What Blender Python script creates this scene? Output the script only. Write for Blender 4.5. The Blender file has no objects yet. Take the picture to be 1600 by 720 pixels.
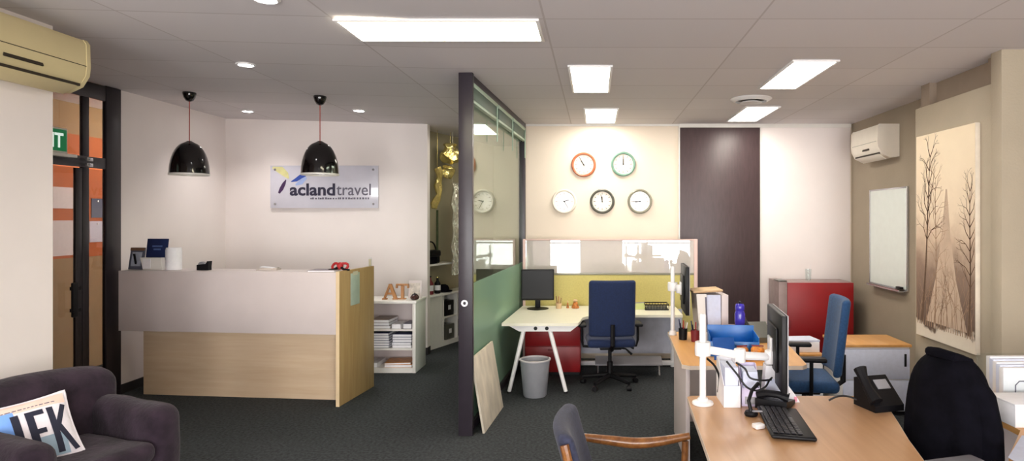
import bpy, bmesh, math, random
from mathutils import Vector, Matrix, noise
PI = math.pi
R = math.radians
S = bpy.context.scene
COL = S.collection
rnd = random.Random(7)

# ------------------------------------------------------------------ camera maths
CAMZ, F, VX, VY = 1.70, 1000.0, 930.0, 340.0
def at(px, py, Y):
    return Vector(((px - VX) / F * Y, Y, CAMZ - (py - VY) / F * Y))
def zc(x):                                   # ceiling height
    return 2.83 + max(0.0, -1.05 - x) * 0.0282

# ------------------------------------------------------------------ materials
def lin(c):
    out = []
    for v in c[:3]:
        v = v / 255.0
        out.append(v / 12.92 if v <= 0.04045 else ((v + 0.055) / 1.055) ** 2.4)
    return (out[0], out[1], out[2], 1.0)
MATS = {}
def mat(name, c, rough=0.5, metal=0.0, var=0.08, scale=12.0, stretch=(1, 1, 1), bump=0.0, bscale=None,
        spec=0.5, sheen=0.0, coat=0.0, emit=None, estr=0.0, detail=3.0):
    m = bpy.data.materials.new(name)
    m.use_nodes = True
    nt = m.node_tree
    b = nt.nodes['Principled BSDF']
    b.inputs['Roughness'].default_value = rough
    b.inputs['Metallic'].default_value = metal
    b.inputs['Specular IOR Level'].default_value = spec
    b.inputs['Coat Weight'].default_value = coat
    b.inputs['Coat Roughness'].default_value = 0.03
    b.inputs['Sheen Weight'].default_value = sheen
    col = lin(c)
    tc = nt.nodes.new('ShaderNodeTexCoord')
    mp = nt.nodes.new('ShaderNodeMapping')
    mp.inputs['Scale'].default_value = stretch
    nt.links.new(tc.outputs['Object'], mp.inputs['Vector'])
    nz = nt.nodes.new('ShaderNodeTexNoise')
    nz.inputs['Scale'].default_value = scale
    nz.inputs['Detail'].default_value = detail
    nt.links.new(mp.outputs['Vector'], nz.inputs['Vector'])
    rp = nt.nodes.new('ShaderNodeValToRGB')
    rp.color_ramp.elements[0].position = 0.3
    rp.color_ramp.elements[1].position = 0.7
    rp.color_ramp.elements[0].color = tuple(v * (1 - var) for v in col[:3]) + (1,)
    rp.color_ramp.elements[1].color = tuple(min(1, v * (1 + var)) for v in col[:3]) + (1,)
    nt.links.new(nz.outputs['Fac'], rp.inputs['Fac'])
    nt.links.new(rp.outputs['Color'], b.inputs['Base Color'])
    if bump:
        n2 = nt.nodes.new('ShaderNodeTexNoise')
        n2.inputs['Scale'].default_value = bscale or scale * 6
        nt.links.new(mp.outputs['Vector'], n2.inputs['Vector'])
        bp = nt.nodes.new('ShaderNodeBump')
        bp.inputs['Strength'].default_value = bump
        bp.inputs['Distance'].default_value = 0.01
        nt.links.new(n2.outputs['Fac'], bp.inputs['Height'])
        nt.links.new(bp.outputs['Normal'], b.inputs['Normal'])
    if emit:
        b.inputs['Emission Color'].default_value = lin(emit)
        b.inputs['Emission Strength'].default_value = estr
    MATS[name] = m
    return m

def glass_mat(name, tint, boost=1.0, ior=1.5, rough=0.0):
    m = bpy.data.materials.new(name)
    m.use_nodes = True
    nt = m.node_tree
    nt.nodes.clear()
    out = nt.nodes.new('ShaderNodeOutputMaterial')
    tr = nt.nodes.new('ShaderNodeBsdfTransparent'); tr.inputs['Color'].default_value = tint + (1,)
    gl = nt.nodes.new('ShaderNodeBsdfGlossy'); gl.inputs['Roughness'].default_value = rough
    gl.inputs['Color'].default_value = (0.93, 0.98, 0.94, 1)
    fr = nt.nodes.new('ShaderNodeFresnel'); fr.inputs['IOR'].default_value = ior
    ge = nt.nodes.new('ShaderNodeNewGeometry')
    s = nt.nodes.new('ShaderNodeMath'); s.operation = 'SUBTRACT'; s.inputs[0].default_value = boost
    nt.links.new(ge.outputs['Backfacing'], s.inputs[1]); s.use_clamp = False
    mx0 = nt.nodes.new('ShaderNodeMath'); mx0.operation = 'MULTIPLY'; mx0.use_clamp = True
    nt.links.new(fr.outputs['Fac'], mx0.inputs[0]); nt.links.new(s.outputs[0], mx0.inputs[1])
    mx = nt.nodes.new('ShaderNodeMixShader')
    nt.links.new(mx0.outputs[0], mx.inputs['Fac'])
    nt.links.new(tr.outputs[0], mx.inputs[1]); nt.links.new(gl.outputs[0], mx.inputs[2])
    nt.links.new(mx.outputs[0], out.inputs['Surface'])
    MATS[name] = m
    return m

def emis(name, c, strength):
    m = bpy.data.materials.new(name); m.use_nodes = True
    nt = m.node_tree; nt.nodes.clear()
    out = nt.nodes.new('ShaderNodeOutputMaterial')
    e = nt.nodes.new('ShaderNodeEmission'); e.inputs['Color'].default_value = lin(c); e.inputs['Strength'].default_value = strength
    nt.links.new(e.outputs[0], out.inputs['Surface'])
    MATS[name] = m
    return m

def wood(name, c1, c2, rough=0.35, axis='x', scale=1.0, coat=0.0):
    m = mat(name, c1, rough, coat=coat)
    nt = m.node_tree
    mp = [n for n in nt.nodes if n.type == 'MAPPING'][0]
    st = {'x': (0.6, 9, 9), 'y': (9, 0.6, 9), 'z': (9, 9, 0.6)}[axis]
    mp.inputs['Scale'].default_value = tuple(v * scale for v in st)
    nz = [n for n in nt.nodes if n.type == 'TEX_NOISE'][0]
    nz.inputs['Scale'].default_value = 3.0; nz.inputs['Detail'].default_value = 6; nz.inputs['Distortion'].default_value = 0.6
    rp = [n for n in nt.nodes if n.type == 'VALTORGB'][0]
    rp.color_ramp.elements[0].color = lin(c2); rp.color_ramp.elements[1].color = lin(c1)
    return m

def tiles(name, c, cj, w, h, mortar=0.008, ox=0.0, oy=0.0):
    m = mat(name, c, 0.9, var=0.03, scale=60)
    nt = m.node_tree; b = nt.nodes['Principled BSDF']
    tc = [n for n in nt.nodes if n.type == 'TEX_COORD'][0]
    mp = nt.nodes.new('ShaderNodeMapping'); mp.inputs['Location'].default_value = (ox, oy, 0)
    nt.links.new(tc.outputs['Object'], mp.inputs['Vector'])
    br = nt.nodes.new('ShaderNodeTexBrick')
    br.offset = 0.0; br.squash = 1.0
    br.inputs['Scale'].default_value = 1.0
    br.inputs['Mortar Size'].default_value = mortar
    br.inputs['Mortar Smooth'].default_value = 0.3
    br.inputs['Brick Width'].default_value = w; br.inputs['Row Height'].default_value = h
    br.inputs['Color1'].default_value = lin(c); br.inputs['Color2'].default_value = tuple(v * 0.93 for v in lin(c)[:3]) + (1,)
    br.inputs['Mortar'].default_value = lin(cj)
    nt.links.new(mp.outputs['Vector'], br.inputs['Vector'])
    nt.links.new(br.outputs['Color'], b.inputs['Base Color'])
    return m

M_ceil = tiles('ceiling_tile', (222, 217, 219), (196, 189, 189), 1.22, 0.61, 0.007, 0.29, 0.02)
M_carpet = mat('carpet', (63, 66, 68), 0.95, var=0.35, scale=45, bump=0.6, bscale=260, spec=0.1)
M_white = mat('white_paint', (242, 233, 230), 0.7, var=0.015, scale=3)
M_cream = mat('cream_paint', (236, 222, 204), 0.65, var=0.015, scale=3)
M_taupe = mat('taupe_paint', (176, 164, 144), 0.8, var=0.03, scale=4, bump=0.15, bscale=60)
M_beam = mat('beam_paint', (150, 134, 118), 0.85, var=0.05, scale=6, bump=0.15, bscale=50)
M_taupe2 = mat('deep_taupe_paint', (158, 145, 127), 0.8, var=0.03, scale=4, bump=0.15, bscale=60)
M_olive = mat('olive_paint', (176, 166, 138), 0.8, var=0.04, scale=4)
M_brown = mat('dark_brown_panel', (72, 56, 58), 0.42, var=0.12, scale=9, stretch=(6, 6, 0.8))
M_skirt = mat('dark_skirting', (42, 38, 40), 0.6)
M_black = mat('black_frame', (36, 30, 35), 0.4, var=0.1)
M_plum = mat('plum_black_metal', (46, 40, 48), 0.35, var=0.08)
M_orange = mat('orange_paint', (196, 110, 58), 0.8, var=0.04)
M_tan = mat('tan_paint', (170, 144, 106), 0.8, var=0.05)
M_paper = mat('paper_white', (238, 236, 240), 0.8, var=0.03, scale=30)
M_paperb = mat('paper_bluish', (216, 222, 242), 0.8, var=0.04, scale=30)
M_gloss = mat('pale_plastic', (232, 228, 222), 0.3, var=0.02)
M_wmetal = mat('white_metal', (236, 234, 234), 0.3, var=0.02)
M_grey = mat('grey_metal', (150, 148, 152), 0.45, var=0.05)
M_silver = mat('silver_metal', (205, 205, 208), 0.25, metal=0.8, var=0.03)
M_blackp = mat('black_plastic', (18, 17, 20), 0.45, var=0.1, spec=0.25)
M_blackg = mat('black_gloss', (16, 12, 13), 0.12, var=0.1, coat=0.5)
M_screen = mat('monitor_screen', (10, 10, 12), 0.35, var=0.05, spec=0.25)
M_lam = mat('grey_white_laminate', (214, 202, 200), 0.45, var=0.02, scale=5)
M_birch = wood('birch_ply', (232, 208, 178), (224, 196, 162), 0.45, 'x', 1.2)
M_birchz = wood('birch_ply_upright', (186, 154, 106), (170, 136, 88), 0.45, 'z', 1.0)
M_birche = mat('birch_edge', (232, 206, 166), 0.5, var=0.05)
M_desk = wood('honey_desk', (206, 162, 120), (190, 144, 102), 0.32, 'y', 0.6, coat=0.15)
M_desk2 = wood('amber_desk', (222, 168, 100), (206, 148, 82), 0.35, 'y', 0.6)
M_deske = mat('desk_edging', (214, 198, 182), 0.5, var=0.04)
M_oak = wood('varnished_chair_wood', (150, 98, 50), (112, 66, 30), 0.3, 'x', 1.4, coat=0.3)
M_whitedesk = mat('white_desk_laminate', (238, 234, 214), 0.3, var=0.015)
M_lime = mat('lime_fabric', (198, 186, 116), 0.9, var=0.06, scale=60)
M_red = mat('red_metal', (150, 18, 24), 0.4, var=0.06, scale=5)
M_blue = mat('blue_fabric', (14, 33, 72), 0.85, var=0.2, scale=70, sheen=0.1)
M_bluer = mat('bright_blue_fabric', (32, 70, 112), 0.85, var=0.2, scale=70, sheen=0.1)
M_slate = mat('slate_fabric', (46, 49, 70), 0.9, var=0.25, scale=60, sheen=0.1)
M_velvet = mat('purple_velvet', (44, 33, 43), 0.9, var=0.45, scale=9, spec=0.2, sheen=0.12, bump=0.4, bscale=40)
M_jacket = mat('black_cloth', (11, 10, 17), 0.95, var=0.3, scale=14, bump=0.6, bscale=22, spec=0.08)
M_ac = mat('aged_cream_plastic', (214, 198, 152), 0.45, var=0.03, scale=4)
M_acw = mat('white_plastic', (238, 230, 216), 0.4, var=0.02)
M_slot = mat('dark_slot', (48, 38, 24), 0.7)
M_green = mat('sign_green', (0, 120, 70), 0.4, emit=(0, 130, 75), estr=0.25)
M_lit = mat('sign_lettering', (230, 250, 240), 0.4, emit=(230, 250, 240), estr=0.6)
M_navy = mat('navy_print', (28, 40, 84), 0.5, var=0.1)
M_ink = mat('navy_ink', (46, 42, 66), 0.5)
M_ink2 = mat('grey_ink', (104, 100, 116), 0.5)
M_plate = mat('acrylic_plate', (214, 212, 224), 0.15, var=0.02, coat=0.3)
M_whiteboard = mat('whiteboard_face', (224, 232, 226), 0.12, var=0.02, coat=0.5)
M_copper = mat('copper_rim', (188, 108, 74), 0.3, var=0.05, coat=0.3)
M_teal = mat('teal_rim', (120, 158, 140), 0.3, var=0.05, coat=0.3)
M_charc = mat('charcoal_rim', (84, 84, 76), 0.3, var=0.05, coat=0.3)
M_greyrim = mat('grey_rim', (142, 140, 124), 0.3, var=0.05, coat=0.3)
M_charc2 = mat('arm_pad_grey', (104, 102, 108), 0.6)
M_cface = mat('clock_face', (244, 232, 214), 0.25, var=0.02, coat=1.0)
M_mark = mat('clock_marks', (86, 70, 62), 0.6)
M_gold = mat('gold_foil', (240, 218, 140), 0.25, metal=0.8, var=0.2, scale=30, bump=0.8, bscale=30)
M_silf = mat('silver_foil', (236, 232, 220), 0.2, metal=0.85, var=0.1, scale=40, bump=1.0, bscale=50)
M_leaf = mat('dark_green', (60, 70, 40), 0.8, var=0.3)
M_bin = mat('grey_bin_plastic', (146, 148, 154), 0.35, var=0.06)
M_board = mat('pale_marbled_board', (206, 196, 178), 0.6, var=0.2, scale=4, stretch=(1, 2, 1), detail=8)
M_bluepl = mat('blue_plastic', (24, 110, 190), 0.35, var=0.06)
M_bottle = mat('violet_bottle', (62, 52, 170), 0.2, var=0.06, coat=0.4)
M_brownpk = mat('brown_orange_wrap', (180, 110, 50), 0.4, var=0.4, scale=40)
M_maroon = mat('maroon', (120, 30, 40), 0.5, var=0.2)
M_redp = mat('red_felt', (178, 40, 44), 0.6, var=0.25, scale=40)
M_cordred = mat('red_cord', (170, 70, 60), 0.6)
M_darkteal = mat('dark_teal_slats', (70, 92, 80), 0.5, var=0.2, scale=3, stretch=(1, 1, 90))
M_palegreen = mat('pale_green_rail', (168, 190, 170), 0.4)
M_woodl = wood('letter_wood', (196, 142, 92), (160, 104, 60), 0.5, 'z', 2.0)
M_skyb = mat('pillow_blue', (120, 165, 235), 0.85, var=0.12, scale=6)
M_pillow = mat('pillow_white', (228, 222, 228), 0.9, var=0.04, scale=30, bump=0.2, bscale=80)
M_peach = mat('pillow_peach', (236, 206, 192), 0.9, var=0.05, scale=20)
M_pinkw = mat('pinkish_white', (222, 192, 184), 0.5, var=0.03)
M_kraft = mat('kraft_card', (206, 174, 134), 0.7, var=0.06)
M_lilac = mat('lilac_card', (206, 196, 222), 0.6, var=0.05)
M_glass = glass_mat('partition_glass', (0.86, 0.94, 0.88), 1.25)
M_dglass = glass_mat('door_glass', (0.74, 0.72, 0.70), 0.5)
M_wglass = glass_mat('window_glass', (0.97, 0.98, 0.98), 0.8)
M_clear = glass_mat('clear_acrylic', (0.94, 0.96, 0.96), 1.0)
E_warm = emis('tube_diffuser_warm', (255, 244, 212), 14.0)
E_cool = emis('tube_diffuser', (255, 248, 236), 20.0)
E_corr = emis('corridor_diffuser', (255, 248, 232), 7.0)
E_down = emis('downlight_lamp', (255, 252, 250), 40.0)
E_bulb = emis('bulb', (255, 240, 215), 3.0)

def refl_tint_mat():  # green reflection of the lime screen, put into the colour
    m = bpy.data.materials.new('green_reflection_tint'); m.use_nodes = True
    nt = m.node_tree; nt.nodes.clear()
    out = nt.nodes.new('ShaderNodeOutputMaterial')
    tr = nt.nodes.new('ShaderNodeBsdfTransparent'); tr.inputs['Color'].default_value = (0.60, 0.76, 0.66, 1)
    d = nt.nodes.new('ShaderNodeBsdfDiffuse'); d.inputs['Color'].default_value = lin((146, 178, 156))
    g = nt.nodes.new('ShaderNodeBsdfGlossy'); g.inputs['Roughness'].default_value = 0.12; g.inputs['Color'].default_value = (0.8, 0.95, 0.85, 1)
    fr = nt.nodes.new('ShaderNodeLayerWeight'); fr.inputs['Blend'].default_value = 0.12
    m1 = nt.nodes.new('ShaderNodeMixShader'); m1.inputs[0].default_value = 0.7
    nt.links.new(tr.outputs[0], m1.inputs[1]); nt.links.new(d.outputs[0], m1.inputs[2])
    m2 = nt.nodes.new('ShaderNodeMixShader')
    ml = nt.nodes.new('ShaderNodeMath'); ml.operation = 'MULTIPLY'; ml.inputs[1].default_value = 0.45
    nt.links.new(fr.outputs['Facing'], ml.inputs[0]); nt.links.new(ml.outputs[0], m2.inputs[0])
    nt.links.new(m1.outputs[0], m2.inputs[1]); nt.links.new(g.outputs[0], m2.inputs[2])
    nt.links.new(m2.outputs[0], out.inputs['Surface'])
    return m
M_refltint = refl_tint_mat()

def mirror_panel():
    m = mat('glossy_white_panel', (214, 206, 198), 0.5, var=0.02)
    nt = m.node_tree
    b = nt.nodes['Principled BSDF']; out = [n for n in nt.nodes if n.type == 'OUTPUT_MATERIAL'][0]
    g = nt.nodes.new('ShaderNodeBsdfGlossy'); g.inputs['Roughness'].default_value = 0.015
    mx = nt.nodes.new('ShaderNodeMixShader'); mx.inputs[0].default_value = 0.24
    nt.links.new(b.outputs[0], mx.inputs[1]); nt.links.new(g.outputs[0], mx.inputs[2]); nt.links.new(mx.outputs[0], out.inputs['Surface'])
    return m
M_mirror = mirror_panel()

# ------------------------------------------------------------------ mesh builder
class MB:
    def __init__(s): s.V, s.Fc, s.MI, s.mi = [], [], [], 0
    def add(s, V, Fc, M=None):
        o = len(s.V)
        for v in V:
            v = Vector(v)
            s.V.append(M @ v if M is not None else v)
        for f in Fc:
            s.Fc.append([i + o for i in f]); s.MI.append(s.mi)
        return s
    def addbm(s, bm, M=None):
        bm.verts.ensure_lookup_table(); bm.verts.index_update()
        s.add([v.co.copy() for v in bm.verts], [[v.index for v in f.verts] for f in bm.faces], M)
        bm.free(); return s
    def box(s, x0, x1, y0, y1, z0, z1, b=0.0, seg=2, M=None):
        bm = bmesh.new()
        bmesh.ops.create_cube(bm, size=1.0)
        for v in bm.verts:
            v.co = Vector(((x0 + x1) / 2 + v.co.x * (x1 - x0), (y0 + y1) / 2 + v.co.y * (y1 - y0), (z0 + z1) / 2 + v.co.z * (z1 - z0)))
        if b > 0:
            b = min(b, 0.49 * min(abs(x1 - x0), abs(y1 - y0), abs(z1 - z0)))
            bmesh.ops.bevel(bm, geom=list(bm.edges), offset=b, segments=seg, affect='EDGES', profile=0.5)
        return s.addbm(bm, M)
    def prism(s, poly, z0, z1, M=None):
        n = len(poly)
        V = [(p[0], p[1], z0) for p in poly] + [(p[0], p[1], z1) for p in poly]
        Fc = [list(range(n))[::-1], list(range(n, 2 * n))] + [[i, (i + 1) % n, n + (i + 1) % n, n + i] for i in range(n)]
        return s.add(V, Fc, M)
    def tube(s, pts, r, seg=8, cap=True, M=None):
        pts = [Vector(p) for p in pts]
        rs = r if isinstance(r, (list, tuple)) else [r] * len(pts)
        V, Fc = [], []
        up = None
        for i, p in enumerate(pts):
            a = pts[max(0, i - 1)]; c = pts[min(len(pts) - 1, i + 1)]
            t = (c - a).normalized()
            if up is None:
                up = Vector((0, 0, 1)) if abs(t.z) < 0.9 else Vector((1, 0, 0))
            u = (up - t * up.dot(t)).normalized(); w = t.cross(u); up = u
            for k in range(seg):
                an = 2 * PI * k / seg
                V.append(p + (u * math.cos(an) + w * math.sin(an)) * rs[i])
        n = len(pts)
        for i in range(n - 1):
            for k in range(seg):
                k2 = (k + 1) % seg
                Fc.append([i * seg + k, i * seg + k2, (i + 1) * seg + k2, (i + 1) * seg + k])
        if cap:
            Fc.append(list(range(seg))[::-1]); Fc.append(list(range((n - 1) * seg, n * seg)))
        return s.add(V, Fc, M)
    def lathe(s, prof, seg=24, M=None, closed=False):
        V, Fc = [], []
        n = len(prof)
        for r, z in prof:
            for k in range(seg):
                a = 2 * PI * k / seg
                V.append((max(r, 1e-4) * math.cos(a), max(r, 1e-4) * math.sin(a), z))
        rng = range(n) if closed else range(n - 1)
        for i in rng:
            j = (i + 1) % n
            for k in range(seg):
                k2 = (k + 1) % seg
                Fc.append([i * seg + k, i * seg + k2, j * seg + k2, j * seg + k])
        if not closed:
            if prof[0][0] > 1e-3: Fc.append(list(range(seg))[::-1])
            if prof[-1][0] > 1e-3: Fc.append(list(range((n - 1) * seg, n * seg)))
        return s.add(V, Fc, M)
    def ell(s, c, r, seg=16, M=None):
        bm = bmesh.new(); bmesh.ops.create_uvsphere(bm, u_segments=seg, v_segments=max(6, seg // 2), radius=1.0)
        for v in bm.verts: v.co = Vector((c[0] + v.co.x * r[0], c[1] + v.co.y * r[1], c[2] + v.co.z * r[2]))
        return s.addbm(bm, M)
    def soft(s, c, h, r, mid=6, arc=4, fn=None, M=None):
        """rounded box with a subdivided surface; fn deforms each vertex"""
        def axis(hh):
            rr = min(r, hh * 0.98)
            e = [-hh + rr * (1 - math.cos(PI / 2 * i / arc)) for i in range(arc)]
            m_ = [-hh + rr + (2 * hh - 2 * rr) * i / mid for i in range(mid + 1)]
            return e + m_ + [-v for v in e[::-1]]
        A = [axis(h[i]) for i in range(3)]
        bm = bmesh.new()
        for ax in range(3):
            u, w = (ax + 1) % 3, (ax + 2) % 3
            for sg in (-1, 1):
                grid = []
                for a in A[u]:
                    row = []
                    for b_ in A[w]:
                        p = [0, 0, 0]; p[ax] = sg * h[ax]; p[u] = a; p[w] = b_
                        row.append(bm.verts.new(p))
                    grid.append(row)
                for i in range(len(A[u]) - 1):
                    for j in range(len(A[w]) - 1):
                        bm.faces.new([grid[i][j], grid[i + 1][j], grid[i + 1][j + 1], grid[i][j + 1]])
        bmesh.ops.remove_doubles(bm, verts=bm.verts, dist=1e-5)
        for v in bm.verts:
            q = v.co
            rr = [min(r, h[i] * 0.98) for i in range(3)]
            inn = Vector([max(-(h[i] - rr[i]), min(h[i] - rr[i], q[i])) for i in range(3)])
            d = q - inn
            dn = Vector([d[i] / rr[i] for i in range(3)])
            if dn.length > 1e-6:
                dn.normalize()
                q = inn + Vector([dn[i] * rr[i] for i in range(3)])
            q = q + Vector(c)
            v.co = fn(q) if fn else q
        return s.addbm(bm, M)

def obj(name, mb, m, parent=None, kind=None, label=None, angle=35):
    me = bpy.data.meshes.new(name)
    me.from_pydata([tuple(v) for v in mb.V], [], mb.Fc)
    ms = m if isinstance(m, (list, tuple)) else [m]
    for x in ms: me.materials.append(x)
    if len(ms) > 1: me.polygons.foreach_set('material_index', mb.MI)
    bm = bmesh.new(); bm.from_mesh(me)
    bmesh.ops.recalc_face_normals(bm, faces=bm.faces)
    bm.to_mesh(me); bm.free()
    me.shade_smooth(); me.set_sharp_from_angle(angle=R(angle))
    o = bpy.data.objects.new(name, me); COL.objects.link(o)
    if parent is not None: o.parent = parent
    if kind: o['kind'] = kind
    if label: o['label'] = label
    return o
def thing(name, label, cat, loc, rz=0.0, group=None):
    o = bpy.data.objects.new(name, None); COL.objects.link(o)
    o.empty_display_size = 0.1
    o.location = loc; o.rotation_euler = (0, 0, rz); o['label'] = label; o['category'] = cat
    if group: o['group'] = group
    return o
def tag(o, label, cat, group=None, loc=None, rz=None):
    o['label'] = label; o['category'] = cat
    if group: o['group'] = group
    if loc is not None: o.location = loc
    if rz is not None: o.rotation_euler = (0, 0, rz)
    return o
def dup(root, loc, rz, label, group=None):
    r = root.copy(); COL.objects.link(r); r.location = loc; r.rotation_euler = (0, 0, rz); r['label'] = label
    if group: r['group'] = group
    for ch in list(root.children):
        c = ch.copy(); COL.objects.link(c); c.parent = r
        for g in ch.children:
            d = g.copy(); COL.objects.link(d); d.parent = c
    return r
def struct(name, mb, m, parent=None): return obj(name, mb, m, parent, kind='structure')
def T(x=0, y=0, z=0): return Matrix.Translation((x, y, z))
def rot(a, ax): return Matrix.Rotation(a, 4, ax)
def text_mb(body, size, bold=0.0, ext=0.002, align='LEFT', M=None, mb=None, spacing=1.0, sx=1.0):
    cu = bpy.data.curves.new('txt', 'FONT'); cu.body = body; cu.size = size; cu.extrude = ext; cu.offset = bold
    cu.align_x = align; cu.space_character = spacing; cu.resolution_u = 4
    o = bpy.data.objects.new('txt', cu); COL.objects.link(o)
    bpy.context.view_layer.update()
    dg = bpy.context.evaluated_depsgraph_get()
    me = bpy.data.meshes.new_from_object(o.evaluated_get(dg))
    mb = mb or MB()
    SX = Matrix.Diagonal((sx, 1, 1, 1))
    mb.add([SX @ v.co for v in me.vertices], [list(p.vertices) for p in me.polygons], M)
    bpy.data.objects.remove(o); bpy.data.curves.remove(cu); bpy.data.meshes.remove(me)
    return mb
UPRIGHT = rot(R(90), 'X')                      # text in XZ, read from -Y

# ================================================================== THE SETTING
YB = 7.74                                      # back wall of the office side
YR = 7.93                                      # wall behind reception
XL = -4.58                                     # left wall
YREAR = -2.8
struct('floor', MB().box(-7, 3.6, YREAR - 0.2, 10.6, -0.1, 0), M_carpet)
xs = [-7, -1.05, 3.6]
cb = MB()
V = []
for x in xs:
    V += [(x, YREAR - 0.2, zc(x)), (x, 10.6, zc(x)), (x, 10.6, zc(x) + 0.12), (x, YREAR - 0.2, zc(x) + 0.12)]
Fc = []
for i in range(2):
    a, b = i * 4, i * 4 + 4
    for k in range(4): Fc.append([a + k, a + (k + 1) % 4, b + (k + 1) % 4, b + k])
Fc += [[0, 1, 2, 3], [8, 9, 10, 11]]
struct('ceiling', cb.add(V, Fc), M_ceil)
H = 3.02
struct('wall_back', MB().box(-0.86, 3.3, YB, YB + 0.12, 0, 2.85), M_cream)
struct('wall_back', MB().box(1.985, 3.08, YB - 0.02, YB - 0.001, 0, 2.83, 0.004), M_white)
struct('trim_1', MB().box(1.02, 1.985, YB - 0.03, YB - 0.001, 0, 2.785, 0.003), M_brown)
struct('trim_2', MB().box(-0.84, 1.02, YB - 0.018, YB - 0.001, 2.805, 2.83).box(1.005, 1.02, YB - 0.04, YB - 0.001, 0, 2.80).box(1.02, 3.08, YB - 0.04, YB - 0.001, 2.785, 2.83).box(1.985, 2.0, YB - 0.04, YB - 0.001, 0, 2.785), M_gloss)
struct('wall_reception', MB().box(-4.62, -2.08, YR, YR + 0.12, 0, H), M_white)
struct('wall_left', MB().box(XL - 0.12, XL, 6.13, YR + 0.1, 0, H), M_white)
struct('wall_left', MB().box(-4.7, -3.39, YREAR, 4.0, 0, H), M_white)
struct('baseboard_left', MB().box(XL, XL + 0.012, 6.13, YR, 0, 0.09), M_skirt)
struct('baseboard_reception', MB().box(-4.56, -2.08, YR - 0.012, YR, 0, 0.09).box(-2.08, -2.07, YR - 0.012, YR + 0.12, 0, 0.09), M_skirt)
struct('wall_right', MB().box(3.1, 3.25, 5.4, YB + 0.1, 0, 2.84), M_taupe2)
struct('wall_right', MB().box(2.75, 3.25, 4.42, 5.5, 0, 2.63, 0.006), M_taupe)
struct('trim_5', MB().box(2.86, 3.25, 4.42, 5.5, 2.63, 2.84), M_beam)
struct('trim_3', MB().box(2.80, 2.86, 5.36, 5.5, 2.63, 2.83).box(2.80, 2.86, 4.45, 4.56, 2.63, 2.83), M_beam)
struct('wall_right', MB().box(2.73, 3.25, 4.30, 4.42, 0, 2.84, 0.008), M_taupe)
struct('wall_right', MB().box(2.96, 3.25, YREAR, 4.30, 0, 2.84), M_taupe)
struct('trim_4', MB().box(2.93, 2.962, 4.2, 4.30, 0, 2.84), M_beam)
# corridor behind the reception wall
struct('wall_corridor', MB().box(-3.4, -0.5, 10.2, 10.3, 0, H), M_olive)
ca = math.atan2(0.35, 0.94)                    # the corridor's left wall runs off at an angle
struct('wall_corridor', MB().box(-0.1, 0.0, 0, 2.4, 0, H, M=T(-2.42, 8.06, 0) @ rot(-ca, 'Z')), M_olive)
struct('wall_corridor', MB().box(-0.86, -0.76, YB + 0.12, 10.2, 0, 2.85), M_olive)
# hallway beyond the glazed door
struct('wall_hallway', MB().box(-5.9, -5.75, 3.5, 9.5, 1.26, 2.62), M_orange)
struct('wall_hallway', MB().box(-5.9, -5.75, 3.5, 9.5, 2.62, H), M_tan)
struct('wall_hallway', MB().box(-5.9, -5.72, 3.5, 9.5, 0, 1.26), M_tan)
struct('wall_hallway', MB().box(-5.9, -4.6, 9.3, 9.4, 0, H), M_tan)
struct('wall_hallway', MB().box(-5.9, -4.6, 3.5, 3.6, 0, H), M_tan)
# rear wall: the shop windows behind the camera
ops = [(-3.1, -1.75, 0.45, 2.5), (-1.28, -0.38, 0.06, 2.5), (0.72, 2.66, 0.10, 2.5)]
rw = MB()
ex = [-4.7] + [v for o in ops for v in o[:2]] + [3.25]
for i in range(0, len(ex), 2): rw.box(ex[i], ex[i + 1], YREAR - 0.15, YREAR, 0, H)
for x0, x1, z0, z1 in ops:
    rw.box(x0, x1, YREAR - 0.15, YREAR, 0, z0).box(x0, x1, YREAR - 0.15, YREAR, z1, H)
struct('wall_rear', rw, M_white)
for i, (x0, x1, z0, z1) in enumerate(ops):
    fr = MB(); t = 0.04
    fr.box(x0, x0 + t, YREAR - 0.1, YREAR - 0.05, z0, z1).box(x1 - t, x1, YREAR - 0.1, YREAR - 0.05, z0, z1)
    fr.box(x0 + t, x1 - t, YREAR - 0.1, YREAR - 0.05, z0, z0 + t).box(x0 + t, x1 - t, YREAR - 0.1, YREAR - 0.05, z1 - t, z1)
    fr.box(x0 + t, x1 - t, YREAR - 0.1, YREAR - 0.05, 0.98, 1.02)
    if i == 2: fr.box(1.42, 1.46, YREAR - 0.1, YREAR - 0.05, z0 + t, z1 - t)
    w = struct('window_%d' % (i + 1), fr, M_black)
    obj('window_pane', MB().box(x0 + t, x1 - t, YREAR - 0.078, YREAR - 0.072, z0 + t, z1 - t), M_wglass, w)

# glazed entrance screen and door in the left wall
XD = -4.55
fr = MB()
def dbox(y0, y1, z0, z1, x0=XD - 0.025, x1=XD + 0.005): fr.box(x0, x1, y0, y1, z0, z1, 0.004)
dbox(5.945, 6.13, 0, 2.925, XD - 0.03, XD + 0.01)
dbox(4.02, 4.10, 0, 2.92)
dbox(4.10, 5.945, 2.78, 2.92)
dbox(4.10, 5.945, 2.15, 2.25)
dbox(4.10, 5.945, 0, 0.09)
dbox(5.675, 5.75, 0.09, 2.15); dbox(5.675, 5.75, 2.25, 2.78); dbox(4.78, 4.86, 0.09, 2.15)
d1 = struct('door_1', fr, M_black)
obj('door_stile', MB().box(XD - 0.02, XD + 0.004, 5.60, 5.672, 0.1, 2.14, 0.004), M_black, d1)
obj('door_pane', MB().box(XD - 0.012, XD - 0.004, 4.87, 5.60, 0.1, 2.14), M_dglass, d1)
obj('side_pane', MB().box(XD - 0.012, XD - 0.004, 5.752, 5.943, 0.1, 2.14), M_dglass, d1)
obj('transom_pane', MB().box(XD - 0.012, XD - 0.004, 4.105, 5.673, 2.255, 2.775), M_dglass, d1)
obj('transom_pane', MB().box(XD - 0.012, XD - 0.004, 5.752, 5.943, 2.255, 2.775), M_dglass, d1)
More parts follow.
